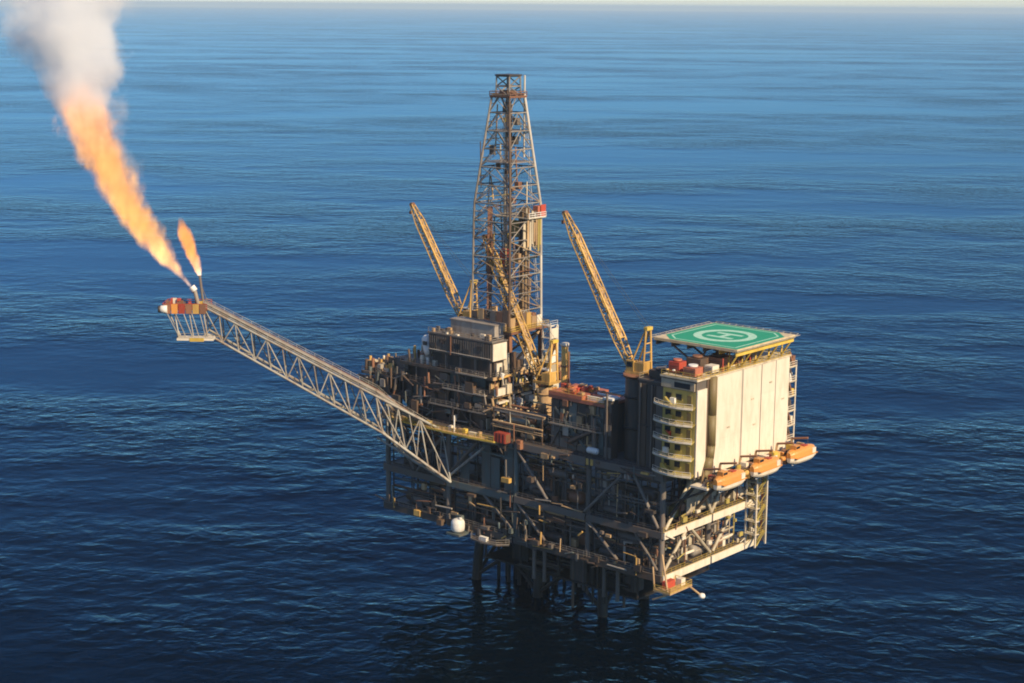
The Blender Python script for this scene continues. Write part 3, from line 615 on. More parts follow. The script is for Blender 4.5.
# ------------------------------------------------------------------ drilling block
t = Thing('drilling_block', 'cluttered dark multi-storey drilling block with sunlit end beneath the derrick', 'module', (16, 68, 39))
LZ = [39.0, 43.2, 47.4, 51.6]
ext = {43.2: (3, 29, 50, 90), 47.4: (3, 29, 50, 92), 51.6: (3, 29, 50, 79)}
r = random.Random(21)
for z, (xa, xb, ya, yb) in ext.items():
    dk = t.box('storey_deck', (xa, ya, z - .35), (xb, yb, z), DECK)
    t.box('fascia', (xa - .18, ya, z - .6), (xa - .02, yb, z + .12), DARK, dk); t.box('ledge', (xa - 1.1, 51.5, z - .1), (xa - .2, 51.5 + (9, 17, 13)[int(z) % 3], z + .08), LGREY, dk); t.rail([(xa - 1.0, 51.6, z + .08), (xa - 1.0, 51.4 + (9, 17, 13)[int(z) % 3], z + .08)], LGREY, parent=dk); t.box('fascia', (xa, ya - .18, z - .6), (xb, ya - .02, z + .12), TAN, dk)
    t.rail([(xa + .1, yb, z), (xa + .1, ya + .1, z), (xb, ya + .1, z)], GREY, r=.055, parent=dk)
for li in range(3):  # shade painted dark on the long side, sunlight painted pale on the end
    z0, z1 = LZ[li] + .02, LZ[li + 1] - .38
    y = 50.6 + li * .2
    while y < (88 if li else 80):
        w_ = r.uniform(1.8, 4.2); d = r.uniform(.9, 2.6)
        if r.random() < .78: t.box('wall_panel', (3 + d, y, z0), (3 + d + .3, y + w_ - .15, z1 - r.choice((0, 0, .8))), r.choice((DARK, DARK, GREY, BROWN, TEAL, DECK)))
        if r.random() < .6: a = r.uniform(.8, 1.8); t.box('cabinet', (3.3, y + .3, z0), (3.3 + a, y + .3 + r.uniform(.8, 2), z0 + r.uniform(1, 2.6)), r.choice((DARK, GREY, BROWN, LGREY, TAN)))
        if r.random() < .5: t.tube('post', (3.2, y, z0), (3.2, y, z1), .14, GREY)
        y += w_
    x = 4
    while x < 28:
        w_ = r.uniform(1.6, 3.4); d = r.uniform(.8, 3)
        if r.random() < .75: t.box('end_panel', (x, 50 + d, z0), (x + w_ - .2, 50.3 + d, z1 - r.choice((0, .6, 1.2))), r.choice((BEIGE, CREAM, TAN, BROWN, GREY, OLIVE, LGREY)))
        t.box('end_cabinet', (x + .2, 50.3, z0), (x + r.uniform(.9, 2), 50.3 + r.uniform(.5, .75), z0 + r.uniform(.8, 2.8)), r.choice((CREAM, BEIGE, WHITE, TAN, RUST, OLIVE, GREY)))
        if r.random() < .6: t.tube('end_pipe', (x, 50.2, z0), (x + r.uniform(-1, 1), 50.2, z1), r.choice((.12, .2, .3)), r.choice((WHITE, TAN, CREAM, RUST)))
        x += w_
    t.box('core_wall', (6.2, 53.4, z0), (28.5, 80 if li == 0 else 84, z1), DARK)
    t.bar('brace', (3.15, 56, z0), (3.15, 60, z1), .25, GREY)
for (x, z, a, h, c) in ((3.4, 43.3, 2.0, 1.2, BEIGE), (3.2, 47.5, 3.0, 1.6, CREAM), (6.8, 47.5, 1.6, 2.2, BEIGE), (4.6, 40.6, 1.6, 1.0, CREAM), (9.5, 43.3, 2.4, 1.0, CREAM), (12.6, 46.2, 3, .5, BEIGE), (8.4, 41.8, 3.2, .5, CREAM), (16, 43.5, 1.4, 1.8, BEIGE), (13, 40, 3.4, 1.0, TAN), (19, 47.6, 1.6, 1.4, BEIGE), (4, 45.6, 3.4, .4, CREAM), (10, 48.8, 2.6, .4, TAN)):
    t.box('end_locker_or_highlight', (x, 48.9, z), (x + a, 49.7, z + h), c)  # pale blocks added as painted highlights on the sunlit corner
for i in range(6): t.tube('cantilever_strut', (5 + i * 4.4, 81.9, 38.9), (5 + i * 4.4, 87.5, 42.8), .3, DARK)
# pipe deck clutter at the far left end, colours lightened to imitate golden sunlight
for i in range(150):
    y = r.uniform(73.5, 91.4); x = 3.4 + 20 * r.random() ** 1.4; h = r.uniform(.8, 3.6); z = 51.61 if y < 78.6 else 47.41
    if r.random() < .55: t.tube('stand_pipe', (x, y, z), (x + r.uniform(-.3, .3), y + r.uniform(-.4, .4), z + h), r.uniform(.12, .4), r.choice((TAN, RUST, CREAM, YEL, BEIGE, RUST, BROWN)))
    else: t.box('deck_crate', (x, y, z), (x + r.uniform(.5, 1.8), min(y + r.uniform(.5, 2.0), 91.8 if z < 50 else 78.9), z + h * .7), r.choice((TAN, RUST, TAN, BEIGE, CREAM, YEL, YEL)), rot=(0, 0, r.uniform(-.3, .3)))
for i in range(70):          # ducts, hoses and boxes on the long side, dark paints carrying its shade
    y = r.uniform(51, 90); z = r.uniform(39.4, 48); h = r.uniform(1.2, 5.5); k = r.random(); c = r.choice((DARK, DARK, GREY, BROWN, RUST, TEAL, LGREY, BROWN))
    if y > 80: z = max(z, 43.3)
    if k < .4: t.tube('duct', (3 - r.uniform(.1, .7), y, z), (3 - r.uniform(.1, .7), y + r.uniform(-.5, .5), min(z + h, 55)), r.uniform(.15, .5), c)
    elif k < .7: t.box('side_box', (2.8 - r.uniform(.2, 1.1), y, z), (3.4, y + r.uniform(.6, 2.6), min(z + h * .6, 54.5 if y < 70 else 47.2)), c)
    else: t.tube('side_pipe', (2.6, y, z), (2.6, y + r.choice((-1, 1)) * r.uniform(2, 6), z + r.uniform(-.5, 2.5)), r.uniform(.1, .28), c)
for i in range(80):          # clutter on the short end, pale paints standing in for sunlight
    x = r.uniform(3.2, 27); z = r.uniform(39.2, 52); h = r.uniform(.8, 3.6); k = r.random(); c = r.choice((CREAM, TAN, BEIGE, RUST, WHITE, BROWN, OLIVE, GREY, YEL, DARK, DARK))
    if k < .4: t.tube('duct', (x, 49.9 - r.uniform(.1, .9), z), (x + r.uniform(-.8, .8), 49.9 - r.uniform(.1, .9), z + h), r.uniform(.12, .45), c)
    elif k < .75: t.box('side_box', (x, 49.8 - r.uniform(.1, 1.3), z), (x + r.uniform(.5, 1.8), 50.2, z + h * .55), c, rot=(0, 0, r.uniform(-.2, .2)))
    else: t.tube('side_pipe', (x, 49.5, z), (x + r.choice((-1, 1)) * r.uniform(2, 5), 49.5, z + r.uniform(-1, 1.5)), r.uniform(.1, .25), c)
for i in range(14): t.tube('drill_pipe', (4 + i * .55, 80, 47.75 + (i % 2) * .3), (4 + i * .55, 87.6, 47.75 + (i % 2) * .3), .14, (RUST, TAN, BEIGE)[i % 3])
for i in range(22):
    x, y = r.uniform(3.3, 8), r.uniform(67, 74); t.box('deck_crate', (x, y, 51.61), (x + r.uniform(.5, 1.6), y + r.uniform(.5, 1.6), 51.61 + r.uniform(.6, 2.6)), r.choice((WHITE, CREAM, TAN, BROWN, RUST)))
t.box('under_housing_wall', (4.6, 51, 51.62), (9, 70, 55.1), DARK)
for y in (51, 55.5, 60, 64.5, 69.5): t.box('housing_post', (3.3, y, 51.61), (3.7, y + .4, 55.2), GREY)
for i in range(9): t.box('end_panel', (5 + i * 2.4, 50.5, 51.61), (6.9 + i * 2.4, 50.9, 51.6 + r.uniform(1.5, 6)), r.choice((BEIGE, TAN, RUST, BROWN, CREAM)))

t = Thing('drill_housing', 'long dark grey housing with pale roof just left of the derrick foot', 'module', (5.2, 60, 55.2))
bd = t.box('body', (3.1, 50.3, 55.21), (8.0, 69.8, 59.5), DARK)
for i in range(9): t.box('wall_panel', (2.9, 50.4 + i * 2.15, 55.4), (3.08, 52.45 + i * 2.15, 59.3), GREY if i % 4 else DARK)
t.box('end_panel', (3.2, 50.05, 55.4), (7.9, 50.28, 59.3), CREAM); t.box('roof', (2.8, 50.0, 59.51), (8.3, 70.1, 59.8), GREY)  # cream end panel carries sunlight in its colour
for i in range(28): t.box('rib', (2.82, 50.5 + i * .69, 55.45), (2.895, 50.68 + i * .69, 59.2), GREY, bd)
for y, z in ((53, 57.4), (57, 56.2), (64.6, 57.6), (67.4, 56.4)): t.box('louvre', (2.72, y, z), (2.815, y + 1.5, z + 1.1), DARK)
t.tube('conduit', (2.7, 50.6, 55.9), (2.7, 69.4, 55.9), .12, LGREY, n=6); t.tube('conduit', (2.66, 62.6, 55.3), (2.66, 62.6, 59.6), .16, RUST, n=6)
t.rail([(3.0, 69.9, 59.8), (3.0, 50.2, 59.8), (6.8, 50.2, 59.8)], LGREY, r=.055)
rr_ = random.Random(17)
for i in range(16): x, y = rr_.uniform(3.2, 6), rr_.uniform(50.5, 69); t.box('roof_box', (x, y, 59.81), (x + rr_.uniform(.3, .8), y + rr_.uniform(.4, 1.4), 59.9 + rr_.uniform(.2, 1.2)), rr_.choice((GREY, TAN, CREAM, RUST, DARK)))
t.box('window', (2.72, 60, 56.9), (2.815, 61.6, 58.1), GLASS); up_ = t.box('upper_box', (7.0, 53, 59.81), (10.6, 66.5, 62.6), LGREY); t.box('upper_roof', (6.8, 52.8, 62.61), (10.8, 66.7, 62.8), LGREY, up_)
t = Thing('ventilation_cowl', 'white slanted ventilation cowl left of the grey drill housing', 'ventilation cowl', (5, 71.8, 51.6))
t.tube('trunk', (5, 71.8, 51.61), (5, 71.8, 54.5), .8, LGREY, n=12)
b = MB(); v, f = lathe([(1.1, -1.2), (1.35, 0), (1.35, 2.3), (1.15, 3.0), (.6, 3.5), (.2, 3.6)], 14); rm = Euler((R(-24), R(12), 0)).to_matrix()
b.v = [tuple(rm @ Vector(p) + Vector((5, 71.6, 55))) for p in v]; b.f = f; hd = t.mb('hood', b, WHITE, smooth=True); t.box('grille', (3.7, 71.2, 56.2), (3.95, 72.4, 57.1), DARK, hd)

# golden perimeter walkway round the drilling block
t = Thing('perimeter_walkway', 'sunlit yellow edged walkway curving along the left edge above the flare boom', 'walkway', (-1.3, 60, 38))
pts = [(-.6, 80), (-2.2, 76), (-2.6, 68), (-3.0, 60), (-3.0, 52), (-2.4, 45), (-.6, 42.5)]
b = MB(); n = len(pts); allp = [(-.18, 80)] + pts + [(-.18, 42.5)]; b.v = [(x, y, 38.5) for x, y in allp] + [(x, y, 38.8) for x, y in allp]; n = len(allp)
b.f = [tuple(range(n)), tuple(range(n, 2 * n))] + [(i, (i + 1) % n, n + (i + 1) % n, n + i) for i in range(n)]; t.mb('floor', b, TAN)
b = MB()
for (x, y), (x2, y2) in zip(pts[:-1], pts[1:]): b.bar((x, y, 38.75), (x2, y2, 38.75), .28)
t.mb('kick_plate', b, SAFE); t.rail([(x, y, 38.8) for x, y in pts], SAFE, r=.075)
for y in (44, 50, 56, 62, 68, 74): t.tube('bracket', (-2.2, y, 38.5), (-.1, y, 35.5), .16, GREY)
t.tube('lamp_post', (-1.6, 57.5, 38.8), (-1.6, 57.5, 42.6), .16, WHITE); r = random.Random(5)
for i in range(14): y = r.uniform(46, 77); t.box('deck_box', (-1.5, y, 38.81), (-.6, y + r.uniform(.6, 1.8), 38.81 + r.uniform(.5, 1.2)), r.choice((SAFE, TAN, RUST, CREAM)))
t = Thing('cargo_box', 'dark red cargo box at the end of the yellow walkway', 'container', (-1.4, 43, 38.8))
bd = t.box('body', (-2.3, 41.6, 38.81), (-.5, 44.9, 41.0), RED)
for k in range(4): t.box('rib', (-2.38, 41.8 + k * .95, 38.9), (-2.305, 42.0 + k * .95, 40.9), RED, bd)
t.box('door', (-2.1, 41.53, 38.95), (-.7, 41.595, 40.85), RUST, bd)

t = Thing('stair_tower', 'cream enclosed stair tower at the right foot of the derrick', 'stair tower', (20.5, 49, 39.0))
stairs(t, 19.2, 21.8, 46.6, 48.8, 39.01, 61.8, 8, CREAM, WHITE)
for k in range(8): t.box('cladding', (19.4, 46.35, 39.2 + k * 2.8), (21.6, 46.42, 41.6 + k * 2.8), (CREAM, WHITE, ORG, CREAM, BEIGE, WHITE, RUST, CREAM)[k])

# ------------------------------------------------------------------ drill floor and derrick
DX, DY, DZ = 17.0, 58.0, 61.0
t = Thing('drill_derrick', 'tall lattice drilling derrick tapering to a crown block above the platform', 'derrick', (DX, DY, 51.6))
for sx in (-1, 1):
    for sy in (-1, 1): t.box('substructure_leg', (DX + sx * 5.7 - .5, DY + sy * 5.7 - .5, 51.61), (DX + sx * 5.7 + .5, DY + sy * 5.7 + .5, 60.3), RUST)
for a, c in (((-5.7, -5.7), (5.7, -5.7)), ((5.7, -5.7), (5.7, 5.7)), ((-5.7, -5.7), (-5.7, 5.7))):
    t.tube('substructure_brace', (DX + a[0], DY + a[1], 52), (DX + c[0], DY + c[1], 60), .3, TAN); t.tube('substructure_brace', (DX + c[0], DY + c[1], 52), (DX + a[0], DY + a[1], 60), .3, TAN)
fl = t.box('drill_floor', (DX - 7, DY - 7, 60.31), (DX + 7, DY + 7, 60.95), RUST); t.rail([(DX - 7, DY + 7, 60.95), (DX - 7, DY - 7, 60.95), (DX + 7, DY - 7, 60.95), (DX + 7, DY + 7, 60.95)], SAFE, parent=fl, r=.06)
def dq(z):
    h = 5.7 - .25 * (z - DZ) / 28 if z < 89 else 5.45 + (2.75 - 5.45) * (z - 89) / 24.0
    return [(DX + h, DY - h, z), (DX - h, DY - h, z), (DX - h, DY + h, z), (DX + h, DY + h, z)]
zs = [61 + i * 4.1 for i in range(14)]
for k in range(13):
    A, B = dq(zs[k]), dq(zs[k + 1])
    for i in range(4):
        j = (i + 1) % 4; t.tube('leg', A[i], B[i], .3 if i != 0 else .34, (SUNLIT, BROWN, DERR, SUNLIT)[i], n=6)
        t.tube('girt', B[i], B[j], .15, DERR, n=5)
        ma = (Vector(A[i]) + Vector(A[j])) / 2; mb_ = (Vector(B[i]) + Vector(B[j])) / 2
        t.tube('brace', A[i], mb_, .13, DERR, n=5); t.tube('brace', A[j], mb_, .13, DERR, n=5)
        t.tube('sub_brace', (Vector(A[i]) + mb_) / 2, (Vector(A[i]) + Vector(B[i])) / 2, .09, DERR, n=4); t.tube('sub_brace', (Vector(A[j]) + mb_) / 2, (Vector(A[j]) + Vector(B[j])) / 2, .09, DERR, n=4)
for k in range(13):
    A, B = dq(zs[k]), dq(zs[k + 1])
    for i in range(4):
        j = (i + 1) % 4
        if (k + i) % 2 or k < 7: t.tube('cross_brace', A[i], B[j], .1, (DERR, TAN, GREY)[(k + i) % 3], n=4)
r = random.Random(91)
for i in range(70):
    z = r.choice((r.uniform(61, 96), r.uniform(61, 80), r.uniform(84, 112))); h = dq(z)[0][0] - DX; x, y = DX + r.uniform(-.92, .92) * h, DY + r.uniform(-.92, .92) * h; c = r.choice((BROWN, RUST, GREY, TAN, BEIGE, OLIVE, DARK, RUST)); k = r.random()
    if k < .45: t.tube('hose', (x, y, z), (x + r.uniform(-.5, .5), y + r.uniform(-.5, .5), min(z + r.uniform(3, 14), 112)), r.uniform(.08, .2), c, n=5)
    elif k < .75: t.box('rig_box', (x - .5, y - .5, z), (x + r.uniform(.2, .9), y + r.uniform(.2, .9), z + r.uniform(.6, 2.2)), c)
    else: t.tube('catwalk_beam', (DX - h, y, z), (DX + h, y, z), .12, c, n=5)
for i in range(7): t.box('wind_wall', (DX + .4 + i * .75, DY - 5.75, 78 + r.uniform(0, 4)), (DX + 1.0 + i * .75, DY - 5.62, 85 + r.uniform(0, 3)), r.choice((BEIGE, OLIVE, TAN)))
# guide rails, travelling block, standpipes, ladder, racked pipe
for x in (-.7, .7): t.tube('guide_rail', (DX + x - 1.2, DY - 1.5, 61), (DX + x - 1.2, DY - 1.5, 112), .16, BROWN, n=5)
for k in range(6): t.tube('drill_line', (DX - 1.6 + k * .25, DY, 79), (DX - 1.6 + k * .25, DY, 113), .05, ROPE, n=4)
tb = t.box('travelling_block', (DX - 1.9, DY - 1, 75.5), (DX - .3, DY + .6, 79), RED); t.box('top_drive', (DX - 2, DY - 1.2, 70.5), (DX - .2, DY + .7, 75.2), RUST, tb); t.tube('drill_string', (DX - 1.1, DY - .2, 61), (DX - 1.1, DY - .2, 70.5), .16, GREY)
for i in range(7):
    for j in range(4): t.tube('racked_pipe', (DX + 1.6 + i * .36, DY - 3.6 + j * .4, 61), (DX + 1.4 + i * .36, DY - 3.5 + j * .4, 88.5), .12, (TAN, GREY, BROWN)[(i + j) % 3], n=5)
for i in range(5): t.tube('racked_pipe', (DX - 4 + i * .36, DY + 2.6, 61), (DX - 3.9 + i * .36, DY + 2.5, 88.5), .12, RUST, n=5)
b = MB()
for s1 in (-.25, .25): b.bar((DX + 5.7, DY - 5.0 + s1, 61), (DX + 2.9, DY - 2.6 + s1, 113), .05)
for k in range(90): u = k / 90; b.bar((DX + 5.7 - 2.8 * u, DY - 5.25 + 2.4 * u, 61 + 52 * u), (DX + 5.7 - 2.8 * u, DY - 4.75 + 2.4 * u, 61 + 52 * u), .03)
t.mb('ladder', b, WHITE)
# monkey board with wind walls
mbz = 86.2; mk = t.box('monkey_board', (DX - 5.4, DY - 6.2, mbz), (DX + 5.9, DY + 5.2, mbz + .2), BEIGE) if False else t.box('monkey_board', (DX + .2, DY - 6.3, mbz), (DX + 6.4, DY + 4.6, mbz + .2), BEIGE)
for i in range(5): t.box('wind_wall', (DX - 3.9 + i * 1.75, DY - 5.2, 79 + (i % 2) * 2), (DX - 2.3 + i * 1.75, DY - 5.05, 87.5 - (i % 3)), (BEIGE, OLIVE, BEIGE, TAN, BEIGE)[i]) if i > 1 else None
t.box('wind_wall', (DX + 4.6, DY - 6.2, 86.4), (DX + 6.4, DY - 6.05, 89.2), RED); t.box('board_house', (DX + 3.9, DY - 5.9, 86.4), (DX + 6.2, DY - 4.4, 88.9), PINK); t.rail([(DX + .3, DY - 6.3, 86.4), (DX + 6.4, DY - 6.3, 86.4), (DX + 6.4, DY + 4.5, 86.4)], WHITE, r=.09, parent=mk)
t.box('wind_wall', (DX + 4.7, DY - 4.6, 81), (DX + 4.85, DY + 3, 85), OLIVE)
for i in range(6): t.box('floor_wind_wall', (DX - 5.6 + i * 1.9, DY - 6.0, 61), (DX - 3.9 + i * 1.9, DY - 5.85, 62.4 + r.uniform(0, 3.4)), (TAN, RUST, BROWN, YEL, TAN, CREAM)[i])
for i in range(6): t.box('floor_wind_wall', (DX - 6.0, DY - 5.6 + i * 1.9, 61), (DX - 5.85, DY - 3.9 + i * 1.9, 62.6 + r.uniform(0, 3.6)), (BROWN, RUST, GREY, RUST, TAN, BROWN)[i])
r = random.Random(31)
for i in range(26):
    x, y = DX + r.uniform(-6.5, 6), DY + r.uniform(-6.5, 6); t.box('floor_equipment', (x, y, 60.96), (x + r.uniform(.5, 1.6), y + r.uniform(.5, 1.6), 61 + r.uniform(1, 4.5)), r.choice((TAN, RUST, BROWN, CREAM, YEL, RED)))
# crown
ct = t.box('crown_platform', (DX - 3.0, DY - 3.0, 113.6), (DX + 3.0, DY + 3.0, 113.9), RUST)
t.rail([(DX - 3, DY + 3, 113.9), (DX - 3, DY - 3, 113.9), (DX + 3, DY - 3, 113.9), (DX + 3, DY + 3, 113.9), (DX - 3, DY + 3, 113.9)], RUST, r=.09, parent=ct)
t.box('crown_block', (DX - 1.7, DY - 1.1, 113.95), (DX + 1.3, DY + 1.1, 115.3), BROWN, ct)
t.truss([(DX + 2, DY - 2, 113.9), (DX - 2, DY - 2, 113.9), (DX - 2, DY + 2, 113.9), (DX + 2, DY + 2, 113.9)], [(DX + 1.9, DY - 1.9, 118.4), (DX - 1.9, DY - 1.9, 118.4), (DX - 1.9, DY + 1.9, 118.4), (DX + 1.9, DY + 1.9, 118.4)], 2, .2, .15, DERR, 'crown_leg', 'crown_brace', ct)
t.box('crown_beam', (DX - 2.2, DY - 2.2, 118.45), (DX + 2.2, DY + 2.2, 118.8), DARK, ct)
t.tube('vent_line', (DX + 2.9, DY - 2.4, 100), (DX + 2.9, DY - 2.4, 118.6), .22, SUNLIT, n=6)
for z in (99, 106): t.box('derrick_platform', dq(z)[2], (dq(z)[0][0], dq(z)[0][1], z + .12), DERR)

# ------------------------------------------------------------------ flare boom (set out in world axes)
FY = 381.3
t = Thing('flare_boom', 'long grey lattice flare boom reaching out left from the platform side', 'flare boom', (-14, FY, 26.0), world=True)
def root(x, y, z): return wor((x, y, z))
A_ = [root(-.9, 62.0, 38.3), root(-.9, 74.5, 38.3), root(-.9, 72.5, 29.5), root(-.9, 59.2, 26.4)]   # near top, far top, far bottom, near bottom
K_ = [Vector((-31, FY - 2.6, 46.3)), Vector((-31, FY + 2.6, 46.3)), Vector((-31, FY + 2.2, 38.0)), Vector((-29.5, FY - 2.6, 37.6))]
B_ = [Vector((-70, FY - 1.9, 66.6)), Vector((-70, FY + 1.9, 66.6)), Vector((-69.5, FY + 1.6, 60.6)), Vector((-69.5, FY - 1.9, 60.4))]
t.truss(A_, K_, 3, .34, .19, BOOM); t.truss(K_, B_, 11, .30, .15, BOOM)
for P, Q, nb_ in ((A_, K_, 3), (K_, B_, 11)):
    for k in range(nb_ + 1):
        C4 = [P[i].lerp(Q[i], k / nb_) for i in range(4)]; t.tube('cross_frame', C4[k % 2], C4[2 + k % 2], .11, GREY, n=5)
        if P is A_ and k < 3:
            D4 = [P[i].lerp(Q[i], (k + .5) / nb_) for i in range(4)]; t.tube('cross_frame', D4[0], D4[3], .13, BOOM, n=5); t.tube('cross_frame', D4[1], D4[2], .13, GREY, n=5); t.tube('cross_frame', C4[0], D4[3], .12, BOOM, n=5)
def strip(P, Q, m, name, wd=1.0, th=.12):
    b = MB(); n_, f_ = P[0].lerp(P[1], .5 - wd / 2), P[0].lerp(P[1], .5 + wd / 2); n2, f2 = Q[0].lerp(Q[1], .5 - wd / 2), Q[0].lerp(Q[1], .5 + wd / 2); z = Vector((0, 0, th))
    b.v = [tuple(v) for v in (n_, f_, f2, n2, n_ + z, f_ + z, f2 + z, n2 + z)]; b.f = BF; return t.mb(name, b, m)
GRAT = mat('grey_grating', (0.23, 0.24, 0.22), amt=0.3, streak=False)
up3 = Vector((0, 0, .35))
for a in range(10):
    u, v = a / 10, (a + .94) / 10
    strip([K_[i].lerp(B_[i], u) + up3 for i in (0, 1)], [K_[i].lerp(B_[i], v) + up3 for i in (0, 1)], GRAT, 'walkway_panel', .8)
for a in range(3):
    u, v = a / 3, (a + .96) / 3
    strip([A_[i].lerp(K_[i], u) + up3 for i in (0, 1)], [A_[i].lerp(K_[i], v) + up3 for i in (0, 1)], GRAT, 'walkway_panel', .5)
b = MB()
for s1 in (.1, .9):
    for P, Q in ((A_, K_), (K_, B_)):
        s2 = s1 if P is K_ else (.25 + .5 * (s1 > .5)); p = P[0].lerp(P[1], s2) + up3; q_ = Q[0].lerp(Q[1], s1) + up3; b.rail([tuple(p), tuple(q_)], 1.1, .05, 2.2)
t.mb('handrail', b, BOOM)
for k, (dy, rr) in enumerate(((-.9, .28), (0.1, .2), (.8, .16))): 
    p = A_[0].lerp(A_[1], .5) + Vector((0, dy, .75)); q_ = K_[0].lerp(K_[1], .5) + Vector((0, dy, .75)); e_ = B_[0].lerp(B_[1], .5) + Vector((0, dy, .75))
    t.tube('gas_pipe', p, q_, rr, (LGREY, GREY, RUST)[k]); t.tube('gas_pipe', q_, e_, rr, (LGREY, GREY, RUST)[k])
t.tube('support_strut', root(-.4, 61.5, 26.6), root(-1.0, 49, 36.5), .3, BOOM)
t.tube('support_strut', root(-.5, 60, 26.0), Vector((-31, FY - 1.0, 36.2)), .3, BOOM)
# tip platform
tp = t.box('tip_platform', (-79, FY - 3.2, 65.9), (-69, FY + 3.2, 66.3), RUST)
t.rail([(-69, FY - 3.2, 66.3), (-79, FY - 3.2, 66.3), (-79, FY + 3.2, 66.3), (-69, FY + 3.2, 66.3)], RED, r=.1, parent=tp)
for i in range(6): t.box('heat_shield', (-78.6 + i * 1.6, FY - 3.35, 65.2), (-77.2 + i * 1.6, FY - 3.25, 67.4), (RUST, ORG, RED, RUST, YEL, RUST)[i], tp)
t.tube('drum', (-79.3, FY - 3.4, 66.2), (-77.9, FY - 3.4, 66.2), .9, WHITE, n=12); t.tube('drum_cap', (-79.9, FY - 3.4, 66.2), (-79.31, FY - 3.4, 66.2), .8, DARK, n=12)
t.tube('flare_stack', (-71.4, FY, 66.3), (-72.2, FY, 69.9), .45, LGREY, n=10); t.tube('flare_nozzle', (-72.2, FY, 69.9), (-72.9, FY, 70.9), .75, WHITE, n=12)
t.tube('pilot_stack', (-70.4, FY + .6, 66.3), (-71.1, FY + .6, 73.4), .3, GREY, n=8)
t.tube('stack_stay', (-69.2, FY + .6, 66.4), (-70.9, FY + .6, 71.5), .09, GREY, n=5)
for x in (-76.5, -73.2, -70): t.tube('hanger', (x, FY - 2.6, 65.9), (x + 1.2, FY - 4.2, 60.1), .16, BOOM)
t.tube('hanger', (-78.3, FY - 1.5, 65.9), (-74.8, FY - 4.2, 60.1), .16, BOOM); lb = t.box('lower_platform', (-75.4, FY - 6.2, 59.6), (-67.2, FY - 3.2, 60.1), CREAM)
t.box('lower_edge', (-72.5, FY - 6.35, 59.4), (-69.3, FY - 6.21, 60.2), SAFE, lb)
t.rail([(-75.3, FY - 3.3, 60.1), (-75.3, FY - 6.1, 60.1), (-67.3, FY - 6.1, 60.1)], BEIGE, parent=lb)
r = random.Random(8)
for i in range(22):
    x, y = r.uniform(-78.6, -69.6), FY + r.uniform(-2.9, 2.6); t.box('tip_equipment', (x, y, 66.31), (x + r.uniform(.4, 1.3), y + r.uniform(.4, 1.2), 66.3 + r.uniform(.5, 2.0)), r.choice((ORG, RED, RUST, SAFE, CREAM, GREY)))
for i in range(5): t.tube('lattice', (-78.4 + i * 1.9, FY - 3, 65.9), (-75.2 + i * 1.5, FY - 4.4, 60.1), .11, BOOM, n=5)
for q_ in (B_[2], B_[3]): t.tube('hanger', q_, (-70.5, FY - 3.6, 59.4), .15, BOOM)

